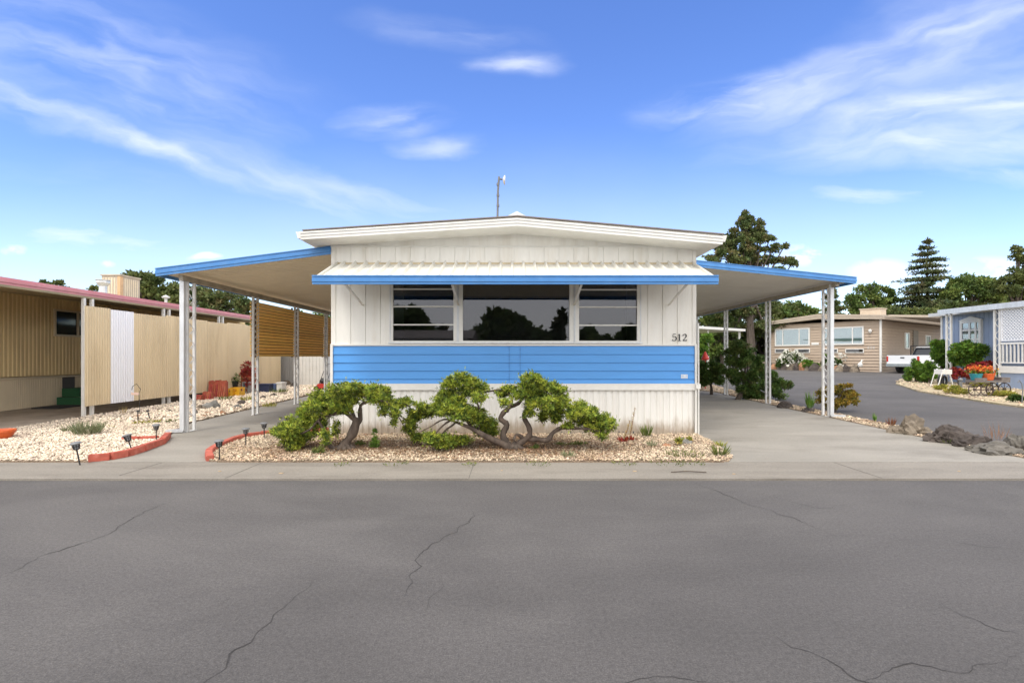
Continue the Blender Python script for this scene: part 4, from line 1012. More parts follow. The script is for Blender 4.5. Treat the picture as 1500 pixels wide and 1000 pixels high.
for i in range(len(ya) - 1):
    mb = MB(); ribY(mb, NP + .05 + .003 * (i % 2), ya[i] + .004, ya[i + 1], .33 + .0 * i, 2.53 - .02 * (i % 3), .075, .016, 1, False)
    for z in (.62, 1.45, 2.25):
        for k in range(5): yy = ya[i] + (k + .5) * (ya[i + 1] - ya[i]) / 5; mb.box(NP + .066, NP + .073, yy - .007, yy + .007, z - .007, z + .007)
    o = mb.build('panel', whp if i == 1 else tanp, ts)
    if i == 1: o['label'] = 'plain white panel'
for z in (.6, 1.43, 2.23):
    mb = MB(); mb.box(NP + .0305, NP + .048 - .02, 11.36, 20.9, z, z + .07); mb.build('rail', tansk, ts)
# wall end and white shed at the back of the gravel
mb = MB(); x0_, x1_ = XX(411, 21.5), XX(432, 21.5); n_ = 8
ribbed(mb, x0_, x1_, .2, 2.4, 21.5, .1, .02, .03); mb.build('grey_fence', mat('grey_fence', (.42, .40, .37), .7, .08, 3, (3, 3, .4)), label='grey ribbed fence at the end of the tan screen', cat='fence')  # ribbed sheet in a single grey
sh = thing('shed', (XX(453, 21.3), 21.3, .2), 'white metal shed seen beneath the yellow slats', 'shed')
mb = MB(); ribbed(mb, XX(434, 21.2), XX(474, 21.2), .2, 2.3, 21.2, .14, .015, .03); mb.build('wall', trimw, sh)
mb = MB(); mb.box(XX(434, 21.2), XX(474, 21.2), 21.25, 23, .2, 2.28); mb.build('body', white, sh)
mb = MB(); mb.ext([(XX(433, 21.2), 21.1, 2.3), (XX(475, 21.2), 21.1, 2.3), (XX(475, 21.2), 22.1, 2.6), (XX(433, 21.2), 22.1, 2.6)], (0, 0, .05)); mb.build('roof', galv, sh)
# green steps, doormat
mb = MB(); zz = g(14.3) + .03
mb.box(NX + .15, NX + .85, 13.9, 15.2, zz, zz + .2); mb.box(NX + .03, NX + .5, 13.95 + .25, 15.2, zz + .201, zz + .42); mb.build('door_steps', greenst, label='green carpeted steps beside the tan mobile home', cat='steps')
mb = MB(); mb.box(NX + .3, NX + 1.0, 13.0, 13.8, zz - .02, zz + .012); mb.build('doormat', mat('mat_dark', (.04, .04, .045), .9), label='dark mat before the green steps', cat='doormat')
# swamp cooler and vent on its roof
cd = 18.0; cx_ = XX(176, cd)
co = thing('roof_cooler', (cx_, cd, 3.16), 'tall louvred evaporative cooler box on the tan home roof', 'cooler')
mb = MB(); mb.box(cx_ - .64, cx_, cd, cd + .95, 3.16, 4.22); mb.build('cabinet', coolm, co)
mb = MB(); mb.box(cx_ - .67, cx_ + .03, cd - .03, cd + .98, 4.221, 4.27); mb.build('lid', coolm, co)
mb = MB(); mb.box(cx_ - .09, cx_ + .008, cd - .012, cd + .14, 3.2, 4.2); mb.build('corner_panel', coolo, co)
for k in range(7):
    mb = MB(); mb.box(cx_ + .0005, cx_ + .012, cd + .2 + k * .1, cd + .24 + k * .1, 3.25, 4.15); mb.build('louvre', tansk, co)
for k in range(5):
    mb = MB(); mb.box(cx_ - .6 + k * .1, cx_ - .56 + k * .1, cd - .012, cd - .0005, 3.25, 4.15); mb.build('louvre', tansk, co)
vd = 15.0; mb = MB(); mb.lathe([(.10, 0), (.10, .35), (.12, .36), (.17, .44), (.17, .50), (.15, .51)], (XX(151, vd), vd, 3.10), 14); mb.lathe([(.19, .511), (.19, .525)], (XX(151, vd), vd, 3.10), 14)
mb.build('roof_vent', galv, label='round metal vent beside the cooler on the tan home roof', cat='vent')
mb = MB(); mb.tube([(XX(243, 20.5), 20.5, 3.0), (XX(243, 20.5), 20.5, 3.72)], .05, 8); mb.lathe([(.12, 0), (.15, .05), (.02, .12)], (XX(243, 20.5), 20.5, 3.72), 10)
mb.build('roof_vent', trimw, label='small white vent pipe on the tan home roof near the trees', cat='vent')
# things in the gravel by the screen
def crate(px, py, wx, hz, dy, m, name, label, cat, d=None):
    b = at(px, py, .03); W = wx / F * b.y; Hh = hz / F * b.y
    return b, W, Hh
for (px, py, wx, hz, lab, n_) in ((318, 583, 25, 27, 'tall stack of red clay tiles leaning on the tan screen', 9), (303, 586, 13, 13, 'low stack of red tiles left of the tall stack', 5), (290, 587, 10, 9, 'short leaning red tiles at the left end of the tile stacks', 4)):
    b = at(px, py, .03); W = wx / F * b.y; Hh = hz / F * b.y; mb = MB()
    for k in range(n_):
        x = b.x - W / 2 + k * W / n_; q = [(x + W / n_ * .48 * (1 + math.cos(t)), b.y - .05 - .06 * math.sin(t), b.z) for t in [math.pi * j / 6 for j in range(7)]]
        q += [(x + W / n_ * .48 * (1 + .7 * math.cos(t)), b.y - .05 - .035 * math.sin(t), b.z) for t in [math.pi * j / 6 for j in range(6, -1, -1)]]
        mb.ext(q, (0, .12 + .01 * (k % 3), Hh * random.uniform(.93, 1.0)))
    for k in range(3): mb.box(b.x - W / 2, b.x + W / 2, b.y + .0 + .05 * k, b.y + .04 + .05 * k, b.z, b.z + Hh * .9)
    mb.build('roof_tiles', redc, label=lab, cat='tile stack', group='red clay tile stacks by the screen')
b = at(352, 575, .03); mb = MB(); random.seed(5)
for k in range(4):
    for j in range(8 - k):
        x = b.x - .35 + k * .06 + j * .105; q = [(x + .05 * (1 + math.cos(t)), b.y, b.z + .30 + k * .16 + .05 * math.sin(t)) for t in [math.pi * i / 5 for i in range(6)]]
        q += [(x + .05 * (1 + .7 * math.cos(t)), b.y, b.z + .285 + k * .16 + .035 * math.sin(t)) for t in [math.pi * i / 5 for i in range(5, -1, -1)]]
        mb.ext(q, (0, .4, .02))
    mb.box(b.x - .36 + k * .06, b.x + .40, b.y + .03, b.y + .36, b.z + .16 * k + .15, b.z + .16 * k + .283)
mb.box(b.x - .36, b.x + .4, b.y + .02, b.y + .4, b.z, b.z + .149)
mb.build('roof_tiles', redc, label='widest stack of rounded red tiles behind the yellow crates', cat='tile stack', group='red clay tile stacks by the screen')
for k, (px, py, wx, hz, rz, lab) in enumerate(((336, 581, 11, 12, .2, 'narrow yellow crate turned edge on'), (348, 580, 15, 13, -.15, 'wide yellow crate in front of the red tiles'))):
    b = at(px, py, .03); W = wx / F * b.y; Hh = hz / F * b.y; L = .28
    o = thing('milk_crate', tuple(b), lab, 'crate', 'yellow plastic crates', rz)
    for s in range(4):
        mb = MB(); hx, hy = (W / 2, L / 2)
        def bar_(a0, a1, z0, z1):
            if s == 0: mb.box(b.x + a0 * hx, b.x + a1 * hx, b.y - hy, b.y - hy + .012, b.z + z0, b.z + z1)
            if s == 1: mb.box(b.x + a0 * hx, b.x + a1 * hx, b.y + hy - .012, b.y + hy, b.z + z0, b.z + z1)
            if s == 2: mb.box(b.x - hx, b.x - hx + .012, b.y + a0 * (hy - .013), b.y + a1 * (hy - .013), b.z + z0, b.z + z1)
            if s == 3: mb.box(b.x + hx - .012, b.x + hx, b.y + a0 * (hy - .013), b.y + a1 * (hy - .013), b.z + z0, b.z + z1)
        bar_(-1, 1, 0, Hh * .55); bar_(-1, 1, Hh * .85, Hh); bar_(-1, -.5, Hh * .55, Hh * .85); bar_(.5, 1, Hh * .55, Hh * .85)
        mb.build('side', yelc, o)
    mb = MB(); mb.box(b.x - W / 2 + .013, b.x + W / 2 - .013, b.y - L / 2 + .013, b.y + L / 2 - .013, b.z, b.z + .012); mb.build('bottom', yelc, o)
b = at(359, 577, .03); W = .2; s_ = MB()
for (x0, x1, z0, z1) in ((0, .2, 0, .03), (0, .2, .185, .215), (0, .2, .37, .40), (0, .03, .03, .185), (.17, .2, .03, .185), (0, .03, .215, .37), (.17, .2, .215, .37)): s_.box(b.x - .1 + x0, b.x - .1 + x1, b.y, b.y + .2, b.z + z0, b.z + z1)
s_.build('cinder_block', cind, label='grey two hole cinder block stood on end beside the second post', cat='cinder block')
for px, py, wx, hz, m, nm_, lab in ((385, 575, 19, 13, navy, 'storage_bin', 'dark storage bin low against the tan screen'), (399, 574, 9, 12, bluel, 'storage_bin', 'blue grey bin between the dark bin and the white box'), (409, 574, 8, 14, trimw, 'storage_box', 'white box at the end of the row of bins')):
    b = at(px, py, .03); W = wx / F * b.y; Hh = hz / F * b.y; r = thing(nm_, tuple(b), lab, 'bin')
    mb = MB(); mb.ext([(b.x - W / 2 * .92, b.y, b.z), (b.x + W / 2 * .92, b.y, b.z), (b.x + W / 2, b.y, b.z + Hh * .86), (b.x - W / 2, b.y, b.z + Hh * .86)], (0, .35, 0)); mb.build('body', m, r)
    mb = MB(); mb.box(b.x - W / 2 - .015, b.x + W / 2 + .015, b.y - .02, b.y + .37, b.z + Hh * .861, b.z + Hh); mb.build('lid', m, r)
b = at(341, 577, .03)
po = thing('potted_plant', (b.x, b.y + .3, b.z), 'dark plant in a dark pot between the tile stacks', 'potted plant')
mb = MB(); mb.lathe([(.09, 0), (.13, .22), (.14, .24)], (b.x, b.y + .1, b.z + .2), 12); mb.build('pot', black, po)
np_mesh('leaves', leaf_quads(np.tile([b.x, b.y + .1, b.z + .5], (120, 1)) + rng.normal(0, .08, (120, 3)), unit(120), .12, .03), 4, g_bushd, po)
shrub('red_shrub', 362, 578, [(360, 540, 8, 6), (364, 534, 5, 4), (356, 548, 5, 4), (365, 547, 5, 6), (363, 560, 3, 8)], 900, .07, g_redl, 'thin shrub with bright red leaves behind the second carport post', width=.03, tr=.012)
b = at(2, 643, .03)
mb = MB(); mb.lathe([(.11, 0), (.17, .10), (.19, .13), (.19, .16), (.17, .16), (.15, .11)], tuple(b), 18); mb.build('clay_bowl', orp, label='low orange clay bowl at the left edge of the picture', cat='planter')
# wire ornament with two pale butterflies by the white panel
b = at(205, 608, .03)
oo = thing('garden_ornament', tuple(b), 'thin bent wire stake with pale pink butterflies by the screen', 'garden ornament')
mb = MB(); mb.tube([b, b + Vector((-.02, 0, .5)), P(206, 570, b.y), P(200, 562, b.y), P(194, 566, b.y), P(193, 571, b.y)], .006, 5); mb.build('wire', black, oo)
for k in (0, 1):
    c = P(195 + 6 * k, 576, b.y); mb = MB()
    for s in (-1, 1): mb.ext([(c.x, c.y, c.z - .04), (c.x + s * .05, c.y, c.z - .03), (c.x + s * .045, c.y, c.z + .03), (c.x, c.y, c.z + .01)], (0, .006, 0))
    mb.build('butterfly', mat('pale_pink', (.7, .5, .42), .6), oo)
# mower and stairs under the left carport
md = 18.5; mo = thing('lawn_mower', (XX(471, md), md, g(md)), 'red and black push mower standing far back under the left carport', 'mower')
mx_ = XX(470, md); zg = g(md) + .03
mb = MB(); mb.ext([(mx_ - .2, md, zg + .1), (mx_ + .22, md, zg + .1), (mx_ + .2, md, zg + .26), (mx_ - .12, md, zg + .26)], (0, .4, 0)); mb.build('deck', redp, mo)
mb = MB(); mb.lathe([(.12, .27), (.14, .36), (.08, .46)], (mx_ + .02, md + .2, zg), 12); mb.build('engine', black, mo)
for sx_ in (-.16, .18):
    for sy_ in (-.03, .40):
        mb = MB(); mb.ext([(mx_ + sx_ + .09 * math.cos(t), md + sy_, zg + .09 + .09 * math.sin(t)) for t in [k * math.pi / 8 for k in range(16)]], (0, .03, 0)); mb.build('wheel', rubber, mo)
mb = MB(); mb.tube([(mx_ - .1, md + .1, zg + .26), (mx_ - .12, md + .9, zg + .95), (mx_ + .16, md + .9, zg + .95), (mx_ + .14, md + .1, zg + .26)], .012, 6); mb.build('handle', black, mo)
st = thing('porch_steps', (-3.6, 15.6, g(15.6)), 'brown wooden steps with a sloping handrail at the side of the white house', 'steps')
for k in range(4):
    mb = MB(); mb.box(-4.2 + .22 * k, -3.25, 15.2, 16.2, g(15.6) + .03 + .2 * k, g(15.6) + .229 + .2 * k); mb.build('step', darkw, st)
mb = MB(); zb_ = g(15.6)
mb.bar((-5.2, 15.1, zb_ + .75), (-3.9, 15.1, zb_ + 1.7), .05, .09); mb.box(-5.22, -5.14, 15.06, 15.14, zb_, zb_ + .78); mb.box(-3.98, -3.90, 15.06, 15.14, zb_, zb_ + 1.66); mb.build('handrail', mat('rail_wood', (.22, .15, .09), .7, .15, 8), st)

# ---------------------------------------------------------------- right: shrubs on the gravel strip
shrub('juniper_bush', 1042, 578, [(1040, 548, 16, 11), (1030, 540, 10, 8), (1052, 542, 10, 8), (1048, 556, 10, 7), (1032, 557, 10, 8), (1042, 534, 9, 5)], 9000, .10, g_bushd, 'dense rounded juniper beyond the house corner', width=.03, tr=.05)
shrub('juniper_bush', 1033, 560, [(1030, 505, 14, 12), (1026, 516, 12, 10), (1036, 496, 10, 7)], 5000, .12, g_bush, 'bright green round shrub behind the dense juniper', width=.05, tr=.05)
random.seed(9)
shrub('spreading_juniper', 1078, 585, [(1082, 506, 15, 6), (1078, 516, 16, 7), (1096, 518, 12, 7), (1104, 528, 12, 8), (1088, 530, 16, 8), (1073, 545, 12, 8), (1080, 555, 14, 8), (1098, 548, 14, 8), (1112, 545, 12, 10), (1125, 552, 10, 10), (1110, 562, 16, 7),
       (1095, 568, 14, 8), (1085, 572, 12, 6), (1138, 562, 14, 7), (1152, 563, 10, 7), (1132, 572, 14, 6), (1108, 575, 14, 8), (1118, 586, 12, 9), (1142, 580, 9, 5), (1100, 582, 10, 6), (1068, 530, 8, 8)], 26000, .09, g_bushd, 'large layered juniper spreading behind the middle carport post', width=.028, tr=.07)
shrub('barberry_bush', 1222, 602, [(1228, 572, 14, 8), (1240, 580, 10, 8), (1210, 572, 10, 7), (1205, 585, 8, 6), (1246, 573, 8, 5), (1250, 588, 8, 5), (1232, 590, 12, 8), (1218, 592, 10, 8), (1202, 576, 6, 4), (1238, 565, 8, 4), (1252, 579, 6, 4)], 5200, .055, g_gold, 'rounded golden and rust leaved shrub by the front right carport post', width=.03, tr=.03)
tuft('green_spike', 1187, 598, .12, .35, 50, g_bush, 'thin upright green plant above the small dark rock', lean=.35, wd=.02, off=.12)
tuft('green_weed', 1281, 618, .05, .16, 14, g_bush, 'single green weed on the gravel strip', lean=.15, wd=.02)
tuft('red_weed', 1305, 624, .12, .16, 34, leafmat('rust_leaf', (.16, .06, .04), (.22, .10, .05), None, 8, .3, .2), 'reddish brown weed left of the boulders', lean=.7, wd=.015)
tuft('green_weed', 1386, 648, .2, .08, 50, g_weed, 'small green weed at the foot of the boulders', lean=1.6)
tuft('dry_weed', 1460, 646, .25, .28, 40, mat('rust_weed', (.30, .16, .09), .9), 'sparse rust coloured weed behind the boulders', lean=.6, wd=.006, off=.06)
mb = MB(); c = at(1034, 556, 0); mb.tube([(XX(1033, 19.5), 19.5, g(19.5)), (XX(1033, 19.5), 19.5, ZZ(528, 19.5))], .02, 6); mb.lathe([(.03, 0), (.13, .03), (.14, .08), (.09, .2), (.02, .34)], (XX(1033, 19.5), 19.5, ZZ(528, 19.5)), 12)
mb.build('red_ornament', redp, label='small red cone shaped garden ornament between two green shrubs', cat='garden ornament')

# ---------------------------------------------------------------- wall frames for angled houses
class Wall:
    def __init__(s, o, d): s.o = Vector((*o, 0)); s.d = Vector((*d, 0)).normalized(); s.n = Vector((s.d.y, -s.d.x, 0))
    def pt(s, t, off, z): return s.o + s.d * t + s.n * off + Vector((0, 0, z))
    def s_of(s, px):
        k = (px - CX) / F; return (s.o.x - k * s.o.y) / (k * s.d.y - s.d.x)
    def z_of(s, px, py): y = (s.o + s.d * s.s_of(px)).y; return ZZ(py, y)
    def box(s, mb, t0, t1, o0, o1, z0, z1):
        c = [s.pt(t, o, z) for z in (z0, z1) for t, o in ((t0, o0), (t1, o0), (t1, o1), (t0, o1))]
        mb.add(c, [(0, 3, 2, 1), (4, 5, 6, 7), (0, 1, 5, 4), (1, 2, 6, 5), (2, 3, 7, 6), (3, 0, 4, 7)])
    def win(s, root, t0, t1, z0, z1, divs=(), fr=.06, glassm=None, cur=None, hbars=(), name='window'):
        mb = MB(); s.box(mb, t0, t1, .0, .105, z0, z0 + fr); s.box(mb, t0, t1, .0, .105, z1 - fr, z1); s.box(mb, t0, t0 + fr, .0, .104, z0 + fr, z1 - fr); s.box(mb, t1 - fr, t1, .0, .104, z0 + fr, z1 - fr)
        for t in divs: s.box(mb, t - fr * .35, t + fr * .35, .0, .10, z0 + fr, z1 - fr)
        for z in hbars: s.box(mb, t0 + fr, t1 - fr, .0, .095, z - fr * .25, z + fr * .25)
        o = mb.build(name, trimw, root)
        mb = MB(); s.box(mb, t0 + fr, t1 - fr, .074, .078, z0 + fr, z1 - fr); mb.build('pane', glass if cur is dark else glassf, o)
        mb = MB(); s.box(mb, t0 + fr, t1 - fr, .060, .066, z0 + fr, z1 - fr); mb.build('curtain_or_dark', cur or curt, o)  # curtain; with cur=dark a sheet with the shade inside put into its colour
        return o
# beige house
zb = g(34) + .0
fw = Wall((24.2, 34), (-.58, .81)); fw.n = Vector((-fw.d.y, fw.d.x, 0)); fw.n = fw.n if fw.n.y < 0 else -fw.n
sw = Wall((24.2, 34), (.81, .58)); sw.n = sw.n if sw.n.y < 0 else -sw.n
bh = thing('house', (22.0, 37.0, g(37)), 'low beige house with lap siding, two wide windows and white flowers at its front', 'house')
WF = fw.s_of(1128); WS = 13.0
zt0, zt1 = fw.z_of(1290, 468), fw.z_of(1130, 476)
mb = MB(); z = .3; zmax = 4.0; nb = 0
def lap(wl, t0, t1, z0, z1, mb, step=.2):
    z = z0
    while z < z1 - .01:
        b = min(z + step, z1); a0, a1, a2 = wl.pt(t0, .055, z), wl.pt(t0, .004, b), wl.pt(t0, -.05, b); a3 = wl.pt(t0, -.05, z)
        mb.ext([a0, a1, a2, a3], wl.d * (t1 - t0)); z += step
lap(fw, 0, WF, .35, 3.82, mb); mb.build('wall', beige, bh)
mb = MB(); lap(sw, .03, WS, .35, 3.82, mb); mb.build('side_wall', beige, bh)
mb = MB(); c1 = fw.pt(WF, -.06, .4); c2 = c1 + sw.d * WS; c3 = sw.pt(WS, -.06, .4)
mb.ext([c1, c1 + sw.d * WS, c2 + (fw.d * -.05), c1 + (fw.d * -.05)], (0, 0, 3.4)); mb.ext([c2, c3, c3 - sw.d * .05, c2 - sw.d * .05], (0, 0, 3.4)); mb.build('rear_wall', beige, bh)
# gable roof
mb = MB(); e0 = fw.pt(-.25, .45, 0); e1 = fw.pt(WF + .3, .45, 0); pk = e0.lerp(e1, .5)
ztr0, ztp, ztl = 4.12, 4.42, 4.05
sec = [(e0, 3.83), (pk, 4.08), (e1, 3.80), (e1, ztl), (pk, ztp), (e0, ztr0)]
mb.ext([(p.x, p.y, z) for p, z in sec], sw.d * (WS + .8)); rf = mb.build('roof', beiger, bh)
for (p, q, za_, zb_) in ((e0, pk, ztr0, ztp), (pk, e1, ztp, ztl)):
    for k, (u0, u1, pr) in enumerate(((-.26, -.18, .01), (-.17, -.1, .025), (-.09, .0, .04))):
        mb = MB(); o_ = fw.n * .002
        mb.ext([Vector((p.x, p.y, za_ + u0)) + o_, Vector((q.x, q.y, zb_ + u0)) + o_, Vector((q.x, q.y, zb_ + u1)) + o_, Vector((p.x, p.y, za_ + u1)) + o_], fw.n * pr); mb.build('fascia', beiger, rf)
mb = MB(); fw.box(mb, -.05, .06, .03, .12, .42, 4.0); mb.build('downspout', trimw, bh)
for a, b_, dv in ((1136, 1187, (1147.5, 1171.5)), (1207, 1266, (1218, 1249.5))):
    zl_ = fw.z_of(a, 507 if a < 1200 else 505.5); zh_ = fw.z_of(a, 482 if a < 1200 else 480)
    fw.win(bh, fw.s_of(b_), fw.s_of(a), zl_, zh_, [fw.s_of(x) for x in dv], .09)
for a, b_ in ((1136, 1155.5), (1165, 1187), (1207, 1228), (1239, 1266)):
    zl_ = fw.z_of(a, 516.8); zh_ = fw.z_of(a, 510.8)
    fw.win(bh, fw.s_of(b_), fw.s_of(a), zl_, zh_, (), .045, cur=dark, name='vent_window')
mb = MB(); t = fw.s_of(1200); fw.box(mb, t, t + .5, .03, .07, fw.z_of(1195, 505), fw.z_of(1195, 501.5)); mb.build('sign_plate', trimw, bh)
mb = MB(); t = fw.s_of(1276); c = fw.pt(t, .15, fw.z_of(1276, 485)); mb.lathe([(.02, .14), (.10, .08), (.11, 0), (.06, -.1), (.02, -.14)], tuple(c), 8); mb.bar(fw.pt(t, .03, c.z), c, .04); mb.build('wall_lamp', trimw, bh)
mb = MB(); t = fw.s_of(1283)
for k in range(3): fw.box(mb, t + .05 + .16 * k, t + .15 + .16 * k, .03, .05, fw.z_of(1283, 511), fw.z_of(1283, 507))
mb.build('house_number', mat('number_grey', (.5, .45, .4), .6), bh)
# side: shaded door, small windows, carport roof
for a, b_, z0_, z1_, cu in ((1324, 1330, 1.95, 3.1, curtg), (1354, 1361, 1.95, 3.0, dark), (1375, 1379, 2.2, 2.9, curtg)):
    sw.win(bh, sw.s_of(a), sw.s_of(b_), z0_, z1_, (), .1, cur=cu)
mb = MB(); sw.box(mb, sw.s_of(1336), sw.s_of(1343), .0, .1, .6, 3.3); mb.build('door', mat('door_taupe', (.22, .19, .15), .6, .1, 4), bh)
bc = thing('carport', tuple(sw.pt(6, 2, g(37))), 'flat beige carport roof over the white pickup', 'carport')
mb = MB(); p0 = sw.pt(-.2, .47, 0); p1 = sw.pt(WS + .8, .47, 0); q1 = sw.pt(WS + .8, 3.8, 0); q0 = sw.pt(-.2, 3.8, 0)
zr = lambda: None
mb.add([(p0.x, p0.y, 3.98), (p1.x, p1.y, 3.98), (q1.x, q1.y, 3.72), (q0.x, q0.y, 3.72), (p0.x, p0.y, 4.12), (p1.x, p1.y, 4.12), (q1.x, q1.y, 3.86), (q0.x, q0.y, 3.86)], [(0, 3, 2, 1), (4, 5, 6, 7), (0, 1, 5, 4), (1, 2, 6, 5), (2, 3, 7, 6), (3, 0, 4, 7)])
mb.build('roof_panel', beiger, bc)
for t in (4.5, 8.5, 12.5):
    mb = MB(); sw.box(mb, t, t + .1, 3.6, 3.7, .4, 3.73); mb.build('post', beiger, bc)
# cooler on the beige roof
cc = fw.pt(1.0, -1.2, 0); mb = MB(); s_ = Wall((cc.x, cc.y), (-.58, .81)); s_.n = fw.n
rc = thing('roof_cooler', (cc.x, cc.y, 4.2), 'squat beige cooler on the beige house roof', 'cooler')
s_.box(mb, -.7, .5, -.5, .5, 4.15, 4.62); mb.build('cabinet', mat('beige_cooler', (.55, .45, .34), .6, .1, 4), rc)
mb = MB(); s_.box(mb, -.75, .55, -.55, .55, 4.621, 4.68); mb.build('lid', beiger, rc)
# left carport of the beige house and another roof behind
b2 = thing('carport', (18.5, 42, g(42)), 'sloping carport roof at the left end of the beige house', 'carport')
mb = MB(); a0 = fw.pt(WF + .32, .2, 0); a1 = fw.pt(WF + 3.6, .2, 0); v = sw.d * 9
mb.ext([(a0.x, a0.y, 3.70), (a1.x, a1.y, 3.32), (a1.x, a1.y, 3.50), (a0.x, a0.y, 3.88)], v); mb.build('roof_panel', beiger, b2)
for t in (3.4, 1.6):
    for k in (.3, 4): 
        p = fw.pt(WF + t, 0, 0) + sw.d * k; mb = MB(); mb.box(p.x - .06, p.x + .06, p.y - .06, p.y + .06, g(p.y), 3.36 if t > 3 else 3.5); mb.build('post', trimw, b2)
b3 = thing('carport', (11, 29, g(29)), 'flat cream carport roof seen past the corner of the white house', 'carport')
A_, B_ = Vector((8.0, 26.5, 2.93)), Vector((14.0, 31.2, 2.93)); dd_ = (B_ - A_).normalized(); nn_ = Vector((-dd_.y, dd_.x, 0))
mb = MB(); mb.ext([A_, B_, B_ + nn_ * 6, A_ + nn_ * 6], (0, 0, .06)); mb.build('roof_panel', soffitw, b3)
mb = MB(); mb.ext([A_ - nn_ * .001, B_ - nn_ * .001, B_ - nn_ * .04, A_ - nn_ * .04], (0, 0, .14)); mb.build('fascia', trimw, b3)
for px_, t in ((1044, None), (1090, None)):
    k = (px_ - CX) / F; 
    s1 = (A_.x - k * A_.y) / (k * dd_.y - dd_.x); p = A_ + dd_ * s1 + nn_ * .3
    mb = MB(); mb.box(p.x - .05, p.x + .05, p.y - .05, p.y + .05, g(p.y), 2.929); mb.build('post', trimw, b3)

# white flower bush, hedge, stone border at the beige house
def wall_shrub(px, py, cls, n, leaf, m, label, dist=.9, **kw):
    t = fw.s_of(px); d = fw.pt(t, dist, 0).y; return shrub(kw.pop('name', 'shrub'), px, py, cls, n, leaf, m, label, d=d, tr=.04, **kw)
random.seed(4)
fb = wall_shrub(1160, 540, [(1160, 528, 14, 9), (1150, 530, 9, 8), (1170, 530, 9, 8), (1158, 520, 10, 5)], 3500, .22, g_bushd, 'green bush covered in white flowers under the left beige window', name='flowering_shrub', width=.12)
cl_ = []
for (cx, cy, rx, ry) in [(1160, 526, 17, 10), (1150, 528, 9, 8), (1172, 528, 9, 6), (1158, 517, 8, 4)]:
    dd = fb.location.y - .3; cl_.append((XX(cx, dd), dd, ZZ(cy, dd), rx / F * dd, .7, ry / F * dd))
p, u = clump_points(cl_, 420, .15); np_mesh('flowers', leaf_quads(p, u, .16, .2), 4, g_whf, fb)
wall_shrub(1187, 540, [(1183, 534, 11, 5), (1192, 536, 8, 4)], 1600, .18, g_bush, 'low green mound right of the white flowering bush', name='low_shrub')
f2 = wall_shrub(1218, 540, [(1213, 530, 8, 8), (1222, 531, 7, 6)], 1500, .18, g_bushd, 'small bush with a few white flowers behind the right carport post', name='flowering_shrub')
p, u = clump_points([(XX(1220, 36), f2.location.y - .5, ZZ(527, 36), .5, .4, .4)], 50, .15); np_mesh('flowers', leaf_quads(p, u, .16, .2), 4, g_whf, f2)
k = 0; random.seed(21)
for t in np.arange(1.0, WF + .2, .40):
    p = fw.pt(float(t), 1.35 + random.uniform(-.12, .12), 0); px = CX + p.x / p.y * F
    rock(px, 0, random.uniform(13, 19), random.uniform(8, 13), [rockt, rockm, rockt, rocko, rockm][k % 5], '%s stone from the white downspout in the border before the beige house' % ['first', 'second', 'third', 'fourth', 'fifth', 'sixth', 'seventh', 'eighth', 'ninth', 'tenth', 'eleventh', 'twelfth', 'thirteenth', 'fourteenth', 'fifteenth', 'sixteenth', 'seventeenth', 'eighteenth'][min(k, 17)], d=p.y, seed=60 + k, sub=2, group='border stones before the beige house'); k += 1
p = fw.pt(fw.s_of(1272), 1.3, 0); mb = MB(); zz = g(p.y) + .35
mb.lathe([(.02, 0), (.12, .03), (.15, .16), (.08, .26), (.05, .3)], (p.x, p.y, zz), 10); mb.tube([(p.x + .05, p.y, zz + .25), (p.x + .12, p.y, zz + .45), (p.x + .2, p.y, zz + .42)], [.05, .045, .03], 7)
mb.build('garden_goose', trimw, label='small white bird figure on the border stones', cat='garden figure')

# ---------------------------------------------------------------- pickup
tk = thing('pickup_truck', (0, 0, 0), 'white pickup parked beside the beige house with its rear to the street', 'pickup')
L_, Wd = 5.2, 1.85
def prism(mb, prof, y0, y1, inset=0): mb.ext([(x, y0, z) for x, z in prof], (0, y1 - y0, 0))
def arch(cx, r, n=9): return [(cx + r * math.cos(t), .38 + r * math.sin(t)) for t in [math.pi - math.pi * i / (n - 1) for i in range(n)]]
mb = MB(); prof = [(0, .55), (.0, 1.12)] + [(2.25, 1.12), (2.27, 1.02), (3.9, 1.02), (4.9, .93), (5.15, .8), (5.2, .45)] + [(p[0], p[1]) for p in reversed(arch(4.25, .40))] + [(p[0], p[1]) for p in reversed(arch(1.15, .40))] + [(.2, .42)]
prism(mb, prof, -Wd / 2, Wd / 2)
body = mb.build('body', truckw, tk)
mb = MB(); mb.box(.08, 2.15, -Wd / 2 + .1, Wd / 2 - .1, 1.121, 1.124); mb.build('bed_floor', black, tk)
mb = MB(); w0, w1 = Wd / 2 - .03, Wd / 2 - .22
def fr(x0, x1, wA, z): return [(x0, -wA, z), (x1, -wA, z), (x1, wA, z), (x0, wA, z)]
vs = fr(2.28, 4.0, w0, 1.021) + fr(2.48, 3.3, w1, 1.62); mb.add(vs, [(0, 3, 2, 1), (4, 5, 6, 7), (0, 1, 5, 4), (1, 2, 6, 5), (2, 3, 7, 6), (3, 0, 4, 7)]); cab = mb.build('cab', mat('truck_glass', (.03, .035, .045), .08), tk)
mb = MB(); mb.add(fr(2.45, 3.36, w1 + .03, 1.6) + fr(2.52, 3.25, w1 - .04, 1.68), [(0, 3, 2, 1), (4, 5, 6, 7), (0, 1, 5, 4), (1, 2, 6, 5), (2, 3, 7, 6), (3, 0, 4, 7)]); mb.build('cab_roof', truckw, cab)
